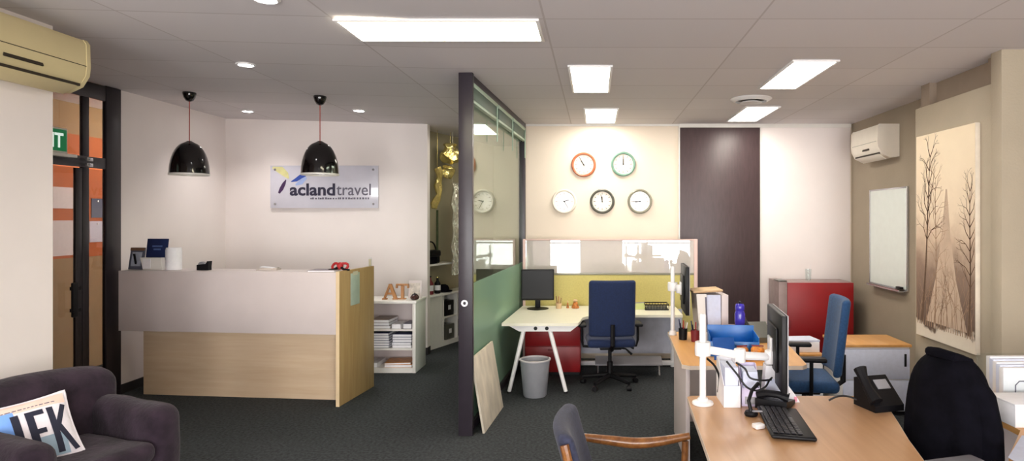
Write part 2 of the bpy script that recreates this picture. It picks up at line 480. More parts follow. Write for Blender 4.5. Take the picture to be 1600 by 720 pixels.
obj('door_handle', MB().box(XD + 0.04, XD + 0.065, 5.50, 5.56, 0.84, 1.14, 0.01).box(XD + 0.0, XD + 0.045, 5.54, 5.61, 0.88, 0.91).box(XD + 0.0, XD + 0.045, 5.54, 5.61, 1.07, 1.10), M_blackp, d1)
obj('hinge', MB().box(XD + 0.02, XD + 0.045, 5.68, 5.745, 2.155, 2.185, 0.003).box(XD + 0.02, XD + 0.045, 5.68, 5.745, 2.205, 2.235, 0.003), M_silver, d1)
# exit sign over the door
e = thing('exit_sign', 'green lit exit sign over the glazed door, half hidden by the white wall', 'sign', (XD + 0.012, 5.245, 2.215))
obj('sign_box', MB().box(0, 0.05, -0.2, 0.2, 0.03, 0.24, 0.006), M_gloss, e)
obj('sign_face', MB().box(0.05, 0.054, -0.185, 0.185, 0.045, 0.225), M_green, e)
obj('lettering', text_mb('EXIT', 0.17, 0.003, 0.001, 'CENTER', T(0.056, 0, 0.075) @ rot(R(90), 'Z') @ UPRIGHT, sx=0.85), M_lit, e)
obj('bracket', MB().box(-0.005, 0.07, -0.2, 0.28, 0.0, 0.028, 0.004), M_gloss, e)
# notices on the hallway wall
def poster(y0, y1, z0, z1, label, m=M_paper):
    p = thing('wall_notice', label, 'notice', (-5.749, (y0 + y1) / 2, z0))
    obj('sheet', MB().box(0, 0.006, -(y1 - y0) / 2, (y1 - y0) / 2, 0, z1 - z0), m, p)
    obj('corner_pin', MB().box(0.006, 0.011, -0.01, 0.01, z1 - z0 - 0.04, z1 - z0 - 0.02, 0.003), M_silver, p)
poster(6.30, 7.10, 1.80, 2.03, 'wide white notice high on the orange hallway wall behind the glass door')
poster(6.35, 7.07, 1.29, 1.67, 'tall white notice low on the orange hallway wall behind the glass door')
poster(7.27, 7.5, 1.42, 1.66, 'small pale notice seen through the narrow side pane', M_paperb)
poster(7.3, 7.48, 1.70, 1.92, 'small dark notice seen through the narrow side pane', M_navy)

# ================================================================== LIGHTS IN THE CEILING
def troffer(x0, x1, y0, y1, E, label):
    cx, cy = (x0 + x1) / 2, (y0 + y1) / 2
    t = thing('ceiling_light', label, 'ceiling light', (cx, cy, zc(cx) - 0.002), 0)
    hx, hy = (x1 - x0) / 2, (y1 - y0) / 2
    f = MB(); b = 0.02
    f.box(-hx - b, hx + b, -hy - b, -hy, -0.014, 0, 0.002).box(-hx - b, hx + b, hy, hy + b, -0.014, 0, 0.002)
    f.box(-hx - b, -hx, -hy, hy, -0.014, 0, 0.002).box(hx, hx + b, -hy, hy, -0.014, 0, 0.002)
    obj('frame', f, M_wmetal, t)
    obj('diffuser', MB().box(-hx, hx, -hy, hy, -0.010, -0.001), E, t)
troffer(-1.47, -0.34, 3.645, 4.04, E_warm, 'long warm white light panel across the near ceiling')
troffer(-0.185, 0.11, 4.75, 5.70, E_cool, 'nearer of the two light panels above the white desk')
troffer(-0.10, 0.225, 6.61, 7.56, E_cool, 'light panel close to the wall of clocks')
troffer(1.43, 1.73, 4.59, 5.54, E_cool, 'nearer of the two light panels on the right')
troffer(1.54, 1.86, 6.49, 7.42, E_cool, 'light panel next to the round ceiling vent')
troffer(-1.63, -1.33, 7.73, 8.72, E_corr, 'light panel in the corridor seen through the glass partition')
def downlight(px, py, label, ring=None):
    Y = 4.0
    for _ in range(20):
        p = at(px, py, Y); Y *= (zc(p.x) - CAMZ) / (p.z - CAMZ)
    p = at(px, py, Y)
    t = thing('downlight', label, 'downlight', (p.x, p.y, zc(p.x) - 0.001))
    obj('trim_ring', MB().lathe([(0.052, 0), (0.072, 0), (0.072, -0.006), (0.058, -0.012), (0.052, -0.008)], 28, closed=True), M_wmetal, t)
    obj('lamp', MB().lathe([(0.0, -0.008), (0.05, -0.008), (0.05, -0.003), (0.0, -0.003)], 24), E_down, t)
    L = bpy.data.lights.new('downlight_beam', 'SPOT'); L.energy = 36; L.spot_size = R(125); L.spot_blend = 0.9; L.shadow_soft_size = 0.05
    L.color = (1.0, 0.95, 0.9)
    lo = bpy.data.objects.new('downlight_beam', L); COL.objects.link(lo); lo.parent = t; lo.location = (0, 0, -0.03)
downlight(384, 100, 'round downlight nearest the pendants, above the counter front')
downlight(387, 173, 'round downlight close to the reception wall, left of the sign')
downlight(561, 172, 'round downlight close to the reception wall, above the sign')
downlight(415, -3, 'round downlight cut by the top edge of the photo')
p = Vector((1.48, 6.08, zc(1.48)))
v = thing('ceiling_vent', 'round white ceiling vent with a dark slot ring', 'vent', p)
obj('outer_ring', MB().lathe([(0.145, -0.004), (0.19, 0), (0.195, -0.006), (0.17, -0.022), (0.145, -0.03)], 36, closed=True), M_wmetal, v)
obj('dark_throat', MB().lathe([(0.0, -0.001), (0.15, -0.001), (0.15, -0.006), (0.0, -0.006)], 32), M_slot, v)
obj('centre_cone', MB().lathe([(0.02, -0.006), (0.10, -0.035), (0.105, -0.043), (0.0, -0.045)], 32), M_wmetal, v)

def pendant(px, label):
    Y = 6.19
    x = at(px, 150, Y).x; z = zc(x)
    t = thing('pendant_lamp', label, 'pendant lamp', (x, Y, z), 0, 'pendant lamps over the counter')
    obj('canopy', MB().lathe([(0.058, 0), (0.06, -0.012), (0.05, -0.05), (0.032, -0.08), (0.012, -0.09), (0.0, -0.09)], 28), M_blackg, t)
    zt = at(px, 222, Y).z - z; zb = at(px, 271, Y).z - z
    obj('cord', MB().tube([(0, 0, -0.085), (0, 0, zt + 0.005)], 0.0045, 8), M_cordred, t)
    h = zt - zb
    pr = [(0.02, zt + 0.01), (0.035, zt)]
    for i in range(1, 11):
        a = i / 10 * R(84)
        pr.append((0.035 + 0.136 * math.sin(a) ** 1.05, zb + h * math.cos(a) * 0.98 + h * 0.0))
    pr.append((0.172, zb))
    inner = [(r - 0.004, zz) for r, zz in pr[::-1]]
    obj('shade', MB().lathe(pr + [(0.168, zb - 0.001)] + [(max(0.01, r - 0.004), zz - 0.004) for r, zz in pr[::-1][1:]], 36), M_blackg, t)
    obj('rim', MB().lathe([(0.166, zb - 0.018), (0.174, zb - 0.018), (0.174, zb - 0.0015), (0.166, zb - 0.0015)], 36, closed=True), M_gloss, t)
    obj('bulb', MB().ell((0, 0, zb + 0.06), (0.035, 0.035, 0.05), 14), E_bulb, t)
pendant(296, 'black dome pendant lamp left, nearer the glazed door')
pendant(500, 'black dome pendant lamp hanging in front of the wall sign')

# ================================================================== RECEPTION
rzc = math.atan2(-0.21, 2.12)
cnt = thing('reception_counter', 'long reception counter with grey white upper panel and birch ply base', 'counter', (-2.30, 5.76, 0), rzc)
obj('upper_panel', MB().box(-2.16, -0.031, 0.0, 0.03, 0.645, 1.205, 0.002), M_lam, cnt)
obj('lower_panel', MB().box(-2.08, -0.031, 0.20, 0.22, 0, 0.66), M_birch, cnt)
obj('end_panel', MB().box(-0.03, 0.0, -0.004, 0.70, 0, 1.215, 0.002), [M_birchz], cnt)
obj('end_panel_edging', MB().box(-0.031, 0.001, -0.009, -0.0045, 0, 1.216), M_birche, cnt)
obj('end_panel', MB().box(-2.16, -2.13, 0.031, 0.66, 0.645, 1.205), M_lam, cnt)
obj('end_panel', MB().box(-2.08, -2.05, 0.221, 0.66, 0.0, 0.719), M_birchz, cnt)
obj('transaction_shelf', MB().box(-2.129, -0.031, 0.031, 0.32, 1.18, 1.205, 0.003), M_lam, cnt)
obj('desk_top', MB().box(-2.129, -0.031, 0.031, 0.70, 0.72, 0.745), M_lam, cnt)
obj('underside', MB().box(-2.12, -0.031, 0.031, 0.2, 0.645, 0.66), M_lam, cnt)
def con(x, y, z=1.206):                         # a point on the counter, in its own frame
    return Matrix.Translation((-2.30, 5.76, 0)) @ rot(rzc, 'Z') @ Vector((x, y, z))
def cx_at(px):                                  # local x of a picture column on the counter's front part
    lo, hi = -2.2, 0.0
    for _ in range(40):
        mid = (lo + hi) / 2; w = con(mid, 0.12)
        if VX + w.x / w.y * F < px: lo = mid
        else: hi = mid
    return lo
# upright things on the counter
b = thing('photo_frame', 'small grey frame with brown top edge leaning at the left end of the counter', 'photo frame', con(cx_at(205) + 0.02, 0.15), rzc)
Mt = rot(R(-10), 'X')
obj('frame_border', MB().box(-0.075, 0.075, -0.006, 0.006, 0, 0.21, 0.003, M=Mt), mat('slate_frame', (88, 90, 104), 0.5, var=0.1), b)
obj('picture', MB().box(-0.05, 0.05, -0.009, -0.0065, 0.03, 0.165, M=Mt), mat('pale_picture', (168, 172, 186), 0.4, var=0.2, scale=18), b)
obj('top_strip', MB().box(-0.075, 0.075, -0.009, -0.0065, 0.18, 0.208, M=Mt), mat('brown_strip', (122, 92, 70), 0.5), b)
obj('easel_leg', MB().box(-0.01, 0.01, 0.01, 0.016, 0.01, 0.15, M=rot(R(12), 'X')), M_blackp, b)
b = thing('brochure_holder', 'navy header card above a white brochure tray on the counter', 'brochure holder', con(cx_at(237), 0.13), rzc)
Mt = rot(R(-8), 'X')
obj('header_card', MB().box(-0.112, 0.108, 0.03, 0.036, 0.02, 0.30, 0.003, M=Mt), M_navy, b)
obj('tray', MB().prism([(-0.11, 0.115), (0.10, 0.115), (0.115, 0.0), (-0.082, 0.0)], 0, 0.05, M=T(0, 0.03, 0) @ UPRIGHT), M_gloss, b)
hl = MB()
for i, (w_, z_) in enumerate(((0.10, 0.22), (0.07, 0.19))): hl.box(-w_ / 2, w_ / 2, 0.026, 0.0298, z_, z_ + 0.014, M=Mt)
obj('header_lines', hl, mat('faded_print', (86, 108, 160), 0.5), b)
obj('leaflet', MB().box(-0.08, 0.0, -0.026, -0.022, 0.012, 0.105), M_paper, b)
b = thing('paper_roll', 'white cylindrical roll standing beside the navy brochure holder', 'roll', con(cx_at(269), 0.14), 0)
obj('roll_body', MB().lathe([(0.018, 0.0), (0.066, 0.0), (0.068, 0.01), (0.068, 0.185), (0.062, 0.21), (0.02, 0.212), (0.018, 0.19)], 28, closed=True), M_paper, b)
obj('core', MB().lathe([(0.008, 0.002), (0.0175, 0.002), (0.0175, 0.2), (0.008, 0.2)], 16, closed=True), M_kraft, b)
b = thing('tape_dispenser', 'small black tape dispenser on the counter shelf', 'tape dispenser', con(cx_at(317), 0.14), rzc)
obj('body', MB().prism([(-0.06, 0), (0.055, 0), (0.055, 0.035), (0.06, 0.085), (0.045, 0.085), (0.03, 0.06), (-0.02, 0.055), (-0.06, 0.05)], -0.025, 0.025, M=UPRIGHT), M_blackp, b)
obj('tape_wheel', MB().lathe([(0.012, -0.015), (0.035, -0.015), (0.035, 0.015), (0.012, 0.015)], 20, M=T(-0.02, 0, 0.045) @ UPRIGHT, closed=True), M_grey, b)
b = thing('paper_bundle', 'pale folded papers lying on the counter below the wall sign', 'papers', con(cx_at(412), 0.2), rzc + 0.2)
obj('sheets', MB().box(-0.09, 0.09, -0.06, 0.06, 0, 0.012).box(-0.07, 0.08, -0.055, 0.05, 0.012, 0.022, M=rot(0.15, 'Z')), mat('beige_paper', (196, 184, 176), 0.8), b)
obj('fold_flap', MB().box(-0.07, 0.05, -0.05, 0.05, 0.024, 0.027, M=rot(R(6), 'Y')), M_paper, b)
b = thing('magazine', 'grey magazine lying near the right end of the counter', 'magazine', con(cx_at(508), 0.14), rzc + 0.1)
obj('pages', MB().box(-0.13, 0.11, -0.09, 0.09, 0.001, 0.012), M_paper, b)
obj('cover', MB().box(-0.132, 0.112, -0.092, 0.092, 0.0125, 0.015), mat('mauve_grey_cover', (128, 116, 124), 0.4, var=0.2), b)
b = thing('gift_bow', 'red and black bow ornament on the corner of the counter', 'ornament', con(cx_at(533) - 0.03, 0.16, 1.209), rzc)
for sg in (-1, 1):
    lp = [(sg * 0.005, 0, 0.035)] + [(sg * (0.04 + 0.035 * math.cos(a)), 0.012 * math.sin(2 * a), 0.04 + 0.03 * math.sin(a)) for a in [PI * (1 - 0.2 * i) for i in range(11)]] + [(sg * 0.005, 0, 0.03)]
    obj('bow_loop', MB().tube(lp, 0.012, 8), M_redp, b)
    obj('ribbon_tail', MB().tube([(sg * 0.01, -0.01, 0.035), (sg * 0.05, -0.02, 0.012), (sg * 0.10, -0.02, 0.01)], [0.012, 0.011, 0.009], 8), M_blackp, b)
obj('knot', MB().ell((0, 0, 0.045), (0.03, 0.03, 0.035), 14), M_redp, b)
b = thing('card_holder', 'tiny clear card holder on the counter end panel', 'card holder', con(-0.016, 0.62, 1.2155), rzc)
obj('back_plate', MB().box(-0.014, 0.014, 0.03, 0.034, 0, 0.085), M_clear, b)
obj('card', MB().box(-0.013, 0.013, 0.02, 0.026, 0.004, 0.07), mat('grey_card', (182, 176, 150), 0.6), b)
obj('foot', MB().box(-0.014, 0.014, -0.02, 0.03, 0, 0.006), M_clear, b)
b = thing('notice_sheet', 'pale blue grey sheet hanging on the birch end of the counter', 'sheet', con(0.002, 0.29, 0.88), rzc)
obj('sheet', MB().box(0, 0.003, -0.09, 0.09, 0, 0.30, 0.001), mat('blue_grey_sheet', (178, 190, 176), 0.5), b)
obj('tape', MB().box(0.003, 0.005, -0.05, 0.05, 0.28, 0.315), mat('tape_strip', (206, 200, 178), 0.3), b)

# sign on the reception wall
sgn = thing('wall_sign', 'white acrylic wall sign reading aclandtravel behind the right pendant', 'sign', (at(508.5, 0, YR).x, YR - 0.03, at(0, 325, YR).z))
SW, SH = 168 / F * YR / 2, 66 / F * YR
obj('plate', MB().box(-SW, SW, -0.004, 0.004, 0, SH, 0.001), M_plate, sgn)
for sx in (-1, 1):
    for sz in (0.05, SH - 0.05):
        obj('standoff', MB().lathe([(0.014, -0.012), (0.014, 0.029)], 16, M=T(sx * (SW - 0.06), 0, sz) @ rot(R(-90), 'X')), M_silver, sgn)
pxm = lambda px: (px - 508.5) / F * YR
pzm = lambda py: (325 - py) / F * YR
def fit_text(body, px0, px1, pyb, h, bold):
    mb = text_mb(body, h, bold, 0.0015)
    a0, a1 = min(v.x for v in mb.V), max(v.x for v in mb.V)
    k = (pxm(px1) - pxm(px0)) / (a1 - a0)
    M_ = T(pxm(px0), -0.006, pzm(pyb)) @ UPRIGHT @ Matrix.Diagonal((k, 1, 1, 1)) @ T(-a0, 0, 0)
    mb.V = [M_ @ v for v in mb.V]
    return mb
obj('bold_lettering', fit_text('acland', 455, 525.5, 305, 0.205, 0.0055), M_ink, sgn)
obj('light_lettering', fit_text('travel', 527.5, 581, 305, 0.205, 0.001), M_ink2, sgn)
tl = MB(); x = pxm(487)
r2 = random.Random(3)
while x < pxm(580):
    w_ = r2.choice((0.014, 0.018, 0.022)); tl.box(x, x + w_, -0.0075, -0.0045, pzm(311.5), pzm(309) + r2.choice((0, 0.004)))
    x += w_ + r2.choice((0.006, 0.006, 0.016))
obj('tagline', tl, M_ink2, sgn)
def swoosh(pts, ws, M_, y, name):
    V, Fc = [], []
    for i, (a, b_) in enumerate(pts):
        q0 = pts[max(0, i - 1)]; q1 = pts[min(len(pts) - 1, i + 1)]
        dx, dz = q1[0] - q0[0], q1[1] - q0[1]; L_ = math.hypot(dx, dz)
        nx, nz = -dz / L_, dx / L_
        for yy in (y, y + 0.0015):
            V += [(a + nx * ws[i], yy, b_ + nz * ws[i]), (a - nx * ws[i], yy, b_ - nz * ws[i])]
    n = len(pts)
    for i in range(n - 1):
        o_ = i * 4; p_ = o_ + 4
        Fc += [[o_, o_ + 1, p_ + 1, p_], [o_ + 2, p_ + 2, p_ + 3, o_ + 3], [o_, p_, p_ + 2, o_ + 2], [o_ + 1, o_ + 3, p_ + 3, p_ + 1]]
    obj(name, MB().add(V, Fc), M_, sgn)
P = lambda l: [(pxm(a), pzm(b_)) for a, b_ in l]
swoosh(P([(438, 302), (442, 295), (446, 287), (449, 281)]), [0.012, 0.024, 0.020, 0.004], mat('logo_purple', (72, 44, 88), 0.4), -0.0065, 'purple_swoosh')
swoosh(P([(457, 284), (465, 281), (472, 276), (480, 274.5)]), [0.004, 0.022, 0.026, 0.008], mat('logo_blue', (58, 86, 176), 0.4), -0.0065, 'blue_swoosh')
swoosh(P([(464, 289), (472, 285), (480, 277)]), [0.01, 0.03, 0.02], mat('logo_pale_blue', (170, 190, 236), 0.4), -0.0058, 'pale_blue_swoosh')
swoosh(P([(428, 262), (441, 266), (449, 273), (453, 279)]), [0.012, 0.045, 0.035, 0.008], mat('logo_yellow', (228, 222, 160), 0.4), -0.0062, 'yellow_swoosh')

# white bookcase beside the counter with its letters and brochures
bx0, bx1, by0, by1, bh = -0.42, 0.42, 0.0, 0.42, 0.79
BK = Vector((-2.385, 7.0, 0))
k = thing('bookcase', 'low white three shelf bookcase beside the counter', 'bookcase', BK)
for nm, x0, x1 in (('side_panel', bx0, bx0 + 0.035), ('side_panel', bx1 - 0.035, bx1)):
    obj(nm, MB().box(x0, x1, by0, by1, 0, bh - 0.031, 0.002), M_gloss, k)
obj('top_board', MB().box(bx0 - 0.01, bx1 + 0.01, by0 - 0.012, by1, bh - 0.03, bh, 0.003), M_gloss, k)
for z_ in (0.055, 0.27, 0.48): obj('shelf', MB().box(bx0 + 0.036, bx1 - 0.036, by0 + 0.004, by1 - 0.012, z_ - 0.02, z_), M_gloss, k)
obj('plinth', MB().box(bx0 + 0.036, bx1 - 0.036, by0 + 0.01, by0 + 0.03, 0, 0.034), M_gloss, k)
obj('back_panel', MB().box(bx0 + 0.036, bx1 - 0.036, by1 - 0.011, by1, 0.0, bh - 0.031), M_lam, k)
def booklet(x, z, w, d, t, mc, label, group, rz=0.0, nm='brochure'):
    o = thing(nm, label, 'brochure', BK + Vector((x, 0.03 + d / 2, z)), rz, group)
    obj('pages', MB().box(-w / 2 + 0.002, w / 2 - 0.002, -d / 2 + 0.001, d / 2, 0.0025, t - 0.0025), M_paper, o)
    obj('cover', MB().box(-w / 2, w / 2, -d / 2, d / 2, t - 0.0024, t).box(-w / 2, w / 2, -d / 2, d / 2, 0, 0.0024).box(-w / 2 - 0.001, w / 2, d / 2, d / 2 + 0.002, 0, t), mc, o)
    return o
M_cov = [mat('cover_%s' % n, c, 0.35, var=0.25, scale=25) for n, c in (('navy', (42, 46, 84)), ('indigo', (66, 72, 120)), ('slate', (92, 92, 116)), ('taupe', (134, 112, 96)), ('orange', (204, 138, 66)), ('pale', (214, 210, 214)))]
for i in range(6):
    booklet(0.02 + rnd.uniform(-.008, .008), 0.2705 + i * 0.027, 0.21, 0.29, 0.026, M_cov[[0, 2, 0, 1, 2, 1][i]], 'navy and white brochure in the left hand stack on the middle shelf of the bookcase', 'brochures in the left middle stack', rnd.uniform(-.03, .03))
for i in range(5):
    booklet(0.26 + rnd.uniform(-.005, .005), 0.2705 + i * 0.03, 0.21, 0.29, 0.029, M_cov[[5, 0, 2, 0, 1][i]], 'navy and white brochure in the right hand stack on the middle shelf of the bookcase', 'brochures in the right middle stack', rnd.uniform(-.02, .02))
for i in range(3):
    booklet(0.02, 0.4805 + i * 0.033, 0.21, 0.29, 0.032, M_cov[[3, 2, 3][i]], ['taupe brochure at the bottom of the pile on the top bookcase shelf', 'slate grey brochure in the middle of the pile on the top bookcase shelf', 'taupe brochure uppermost on the top bookcase shelf'][i], 'pile on the top shelf', rnd.uniform(-.06, .06))
booklet(0.20, 0.4805, 0.10, 0.25, 0.05, M_cov[5], 'thick pale booklet alone on the top bookcase shelf', 'single booklets on the bookcase')
booklet(0.32, 0.4805, 0.09, 0.25, 0.055, M_cov[0], 'thick dark booklet at the right of the top bookcase shelf', 'single booklets on the bookcase')
booklet(0.22, 0.0555, 0.30, 0.29, 0.03, M_cov[4], 'orange folder lying at the bottom of the bookcase', 'folders on the bottom shelf')
booklet(0.20, 0.086, 0.28, 0.27, 0.02, M_cov[4], 'orange folder on top of another on the bottom bookcase shelf', 'folders on the bottom shelf', 0.1)
booklet(-0.12, 0.0555, 0.22, 0.28, 0.05, M_cov[5], 'pale folder at the left of the bottom bookcase shelf', 'folders on the bottom shelf')
# letters
def on_case(px, y=0.13): 
    Y = BK.y + y
    return Vector(((px - VX) / F * Y, Y, bh + 0.0005))
lt = thing('wooden_letter', 'wooden letter A standing on the bookcase', 'letter', on_case(610), 0, 'wooden letters on the bookcase')
a = MB()
a.prism([(-0.075, 0.012), (-0.052, 0.012), (0.008, 0.172), (-0.012, 0.172)], -0.018, 0.018, M=UPRIGHT)
a.prism([(0.040, 0.012), (0.075, 0.012), (0.012, 0.172), (-0.018, 0.172)], -0.0179, 0.0179, M=UPRIGHT)
a.box(-0.045, 0.045, -0.015, 0.015, 0.055, 0.075).box(-0.088, -0.036, -0.018, 0.018, 0, 0.013).box(0.028, 0.090, -0.018, 0.018, 0, 0.013)
tag(obj('wooden_letter', a, M_woodl), 'wooden letter A standing on the bookcase', 'letter', 'wooden letters on the bookcase', on_case(610))
bpy.data.objects.remove(lt)
a = MB().box(-0.014, 0.016, -0.018, 0.018, 0.012, 0.16).box(-0.07, 0.07, -0.018, 0.018, 0.152, 0.172).box(-0.072, -0.056, -0.018, 0.018, 0.125, 0.155).box(0.056, 0.072, -0.018, 0.018, 0.125, 0.155).box(-0.036, 0.038, -0.018, 0.018, 0, 0.013)
tag(obj('wooden_letter', a, M_woodl), 'wooden letter T standing on the bookcase', 'letter', 'wooden letters on the bookcase', on_case(629, 0.14))
k = thing('photo_frame', 'pale square picture frame behind the wooden letters', 'photo frame', on_case(648, 0.24), 0)
obj('frame_border', MB().box(-0.075, 0.075, 0, 0.012, 0, 0.20, 0.003, M=rot(R(-8), 'X')), M_lam, k)
obj('picture', MB().box(-0.055, 0.055, -0.002, -0.0002, 0.03, 0.17, M=rot(R(-8), 'X')), mat('faint_picture', (206, 196, 186), 0.4, var=0.3, scale=20), k)
k = thing('round_pot', 'dark round pot in front of the pale picture frame', 'pot', on_case(648, 0.08), 0)
obj('body', MB().lathe([(0.025, 0), (0.045, 0.015), (0.048, 0.035), (0.035, 0.055), (0.028, 0.06)], 24), mat('dark_glaze', (66, 40, 36), 0.25, var=0.2), k)
obj('lid', MB().lathe([(0.03, 0.0605), (0.022, 0.068), (0.006, 0.072), (0.006, 0.08), (0.0, 0.081)], 20), M_blackp, k)

# ================================================================== CORRIDOR FURNITURE
cm = T(-2.16, 8.08, 0) @ rot(-ca, 'Z')
cab = thing('corridor_cabinet', 'white low cabinet with open cubby holes along the corridor wall', 'cabinet', cm.translation, -ca)
D = 0.22
obj('carcass', MB().box(-D, 0, 0.0, 0.03, 0, 0.67).box(-D, -0.001, 0.03, 0.40, 0, 0.67).box(-D, 0, 1.45, 1.48, 0, 0.67).box(-D, -D + 0.015, 0.40, 1.45, 0.0, 0.67).box(-D, 0, 0.40, 1.45, 0.0, 0.06), M_gloss, cab)
obj('worktop', MB().box(-D, 0.02, -0.02, 1.5, 0.671, 0.70, 0.003), M_gloss, cab)
for y_ in (0.42, 0.76, 1.1): obj('divider', MB().box(-D + 0.016, 0, y_, y_ + 0.02, 0.06, 0.67), M_gloss, cab)
for i, y_ in enumerate((0.44, 0.78, 1.12)): obj('shelf', MB().box(-D + 0.016, -0.005, y_ + 0.001, y_ + 0.319, 0.36, 0.38), M_gloss, cab)
def cw(x, y, z): return cm @ Vector((x, y, z))
for i, (y_, z_, c_) in enumerate(((0.6, 0.381, M_blackp), (0.94, 0.0605, M_charc), (0.62, 0.0605, M_charc))):
    o = thing('box_file', ['black box file in the upper cubby hole', 'charcoal box file in the farther lower cubby hole', 'charcoal box file in the nearer lower cubby hole'][i], 'box file', cw(-0.1, y_, z_), -ca)
    obj('case', MB().box(-0.09, 0.08, -0.10, 0.10, 0, 0.20, 0.004), c_, o)
    obj('spine_label', MB().box(0.0805, 0.082, -0.03, 0.03, 0.08, 0.14), M_paper, o)
ws = thing('wall_shelf', 'white wall shelf above the corridor cabinet', 'shelf', cw(-0.13, 0.3, 1.07), -ca)
obj('shelf_board', MB().box(-0.11, 0.10, -0.3, 0.45, 0, 0.025, 0.003), M_gloss, ws)
obj('bracket', MB().box(-0.11, 0.02, -0.2, -0.18, -0.08, -0.001).box(-0.11, -0.09, -0.2, -0.18, -0.12, -0.08), M_gloss, ws)
k = thing('camera_bag', 'black camera bag on the corridor wall shelf', 'bag', cw(-0.12, 0.30, 1.0955), -ca)
obj('body', MB().soft((0, 0, 0.085), (0.075, 0.13, 0.085), 0.03), M_jacket, k)
obj('flap', MB().soft((0.012, 0, 0.135), (0.078, 0.134, 0.045), 0.03), M_blackp, k)
obj('strap', MB().tube([(0, -0.12, 0.12)] + [(0, 0.13 * math.cos(a), 0.16 + 0.13 * math.sin(a)) for a in [PI - PI * i / 10 for i in range(11)]] + [(0, 0.12, 0.12)], 0.01, 8), M_blackp, k)
def bottle(loc, m, cap, label, h=0.26, r=0.035):
    o = thing('bottle', label, 'bottle', loc)
    obj('body', MB().lathe([(r * 0.9, 0), (r, 0.008), (r, h * 0.6), (r * 0.4, h * 0.78), (r * 0.35, h * 0.93)], 20), m, o)
    obj('cap', MB().lathe([(r * 0.42, h * 0.9305), (r * 0.42, h), (0, h)], 16), cap, o)
    obj('label_band', MB().lathe([(r + 0.0008, h * 0.2), (r + 0.0008, h * 0.5)], 20), M_paper, o)
bottle(cw(-0.06, 0.10, 0.7005), M_blackp, M_redp, 'dark bottle nearest the end of the corridor cabinet', 0.27, 0.05)
bottle(cw(-0.08, 0.24, 0.7005), M_maroon, M_blackp, 'maroon bottle second along the corridor cabinet', 0.24, 0.045)
bottle(cw(-0.06, 0.38, 0.7005), M_blackp, M_gold, 'dark bottle with gold cap beside the black hat shape', 0.22, 0.04)
k = thing('bowler_hat', 'small black hat lying on the corridor cabinet', 'hat', cw(-0.09, 0.56, 0.7005))
obj('brim', MB().lathe([(0.0, 0.004), (0.085, 0.006), (0.12, 0.012), (0.12, 0.018), (0.085, 0.012), (0.0, 0.012)], 24), M_jacket, k)
obj('crown', MB().lathe([(0.08, 0.0125), (0.078, 0.05), (0.06, 0.085), (0.03, 0.1), (0.0, 0.102)], 24), M_jacket, k)
# foil decorations hung from the corridor ceiling
k = thing('foil_balloon', 'crumpled pale gold foil balloon hanging high in the corridor', 'balloon', cw(-0.02, 0.62, 2.52), -ca)
def crump(q):
    return q + Vector((noise.noise(q * 9), noise.noise(q * 9 + Vector((7, 0, 0))), noise.noise(q * 9 + Vector((0, 7, 0))))) * 0.05
obj('upper_lobe', MB().soft((0.0, 0.02, 0.05), (0.07, 0.15, 0.13), 0.065, fn=lambda q: crump(crump(q))), M_gold, k)
obj('lower_lobe', MB().soft((0.01, -0.05, -0.2), (0.06, 0.1, 0.08), 0.06, fn=crump), M_gold, k)
obj('hanging_string', MB().tube([(0, 0, 0.15), (0, 0, zc(-2) - 2.52)], 0.003, 6), M_gold, k)
k = thing('foil_streamer', 'gold foil streamer trailing below the foil balloon', 'streamer', cw(-0.05, 0.36, 0), -ca)
pts = [(0.02 * math.sin(i * 1.3), 0.05 * math.sin(i * 0.5), 2.36 - i * 0.06) for i in range(10)]
obj('foil_strip', MB().tube(pts, [0.03 + 0.025 * abs(math.sin(i * 0.9 + 1)) for i in range(10)], 7), M_gold, k)
obj('stem', MB().tube([(0, 0, 1.80), (0.0, 0.0, 1.45), (-0.01, 0.01, 1.1)], [0.014, 0.016, 0.014], 8), M_leaf, k)
obj('streamer_string', MB().tube([(0, 0, 2.3), (0, 0, zc(-2.2))], 0.003, 6), M_gold, k)
k = thing('tinsel_curtain', 'silver tinsel curtain hanging beside the dark partition post', 'curtain', cw(0.03, 0.70, 0), -ca)
tn = MB()
r3 = random.Random(5)
for i in range(14):
    y_ = -0.09 + 0.18 * i / 13
    tn.tube([(0.02 * math.sin(j * 1.9 + i) , y_ + 0.012 * math.sin(j * 1.3 + i * 2), 2.16 - j * 0.095) for j in range(14)], [0.008 + 0.014 * r3.random() for _ in range(14)], 5)
obj('strands', tn, M_silf, k)['kind'] = 'stuff'
obj('top_bar', MB().box(-0.012, 0.012, -0.11, 0.11, 2.155, 2.175).tube([(0, -0.1, 2.17), (0, -0.1, zc(-2))], 0.003, 6).tube([(0, 0.1, 2.17), (0, 0.1, zc(-2))], 0.003, 6), M_silf, k)

# ================================================================== GLASS PARTITION
PA, PB = Vector((-1.01, 4.98, 0)), Vector((-0.875, 7.70, 0))
prz = -math.atan2(PB.x - PA.x, PB.y - PA.y); PL = (PB - PA).length
gp = thing('glass_partition', 'tall glass partition in a dark plum metal frame between the two areas', 'partition', PA, prz)
obj('near_post', MB().box(-0.055, 0.055, 0, 0.05, 0, 2.83, 0.003), M_plum, gp)
obj('far_post', MB().box(-0.04, 0.04, PL - 0.06, PL, 0, 2.83, 0.003), M_plum, gp)
obj('top_rail', MB().box(-0.04, 0.04, 0.05, PL - 0.06, 2.765, 2.83, 0.003), M_plum, gp)
obj('bottom_rail', MB().box(-0.03, 0.03, 0.05, PL - 0.06, 0, 0.07, 0.003), M_plum, gp)
obj('glass_pane', MB().box(-0.005, 0.005, 0.05, PL - 0.06, 0.07, 2.765), M_glass, gp)
obj('reflection_tint', MB().box(0.0055, 0.0075, 0.055, PL - 0.065, 0.075, 1.17), M_refltint, gp)  # tinted sheet added as the green reflection in the lower glass
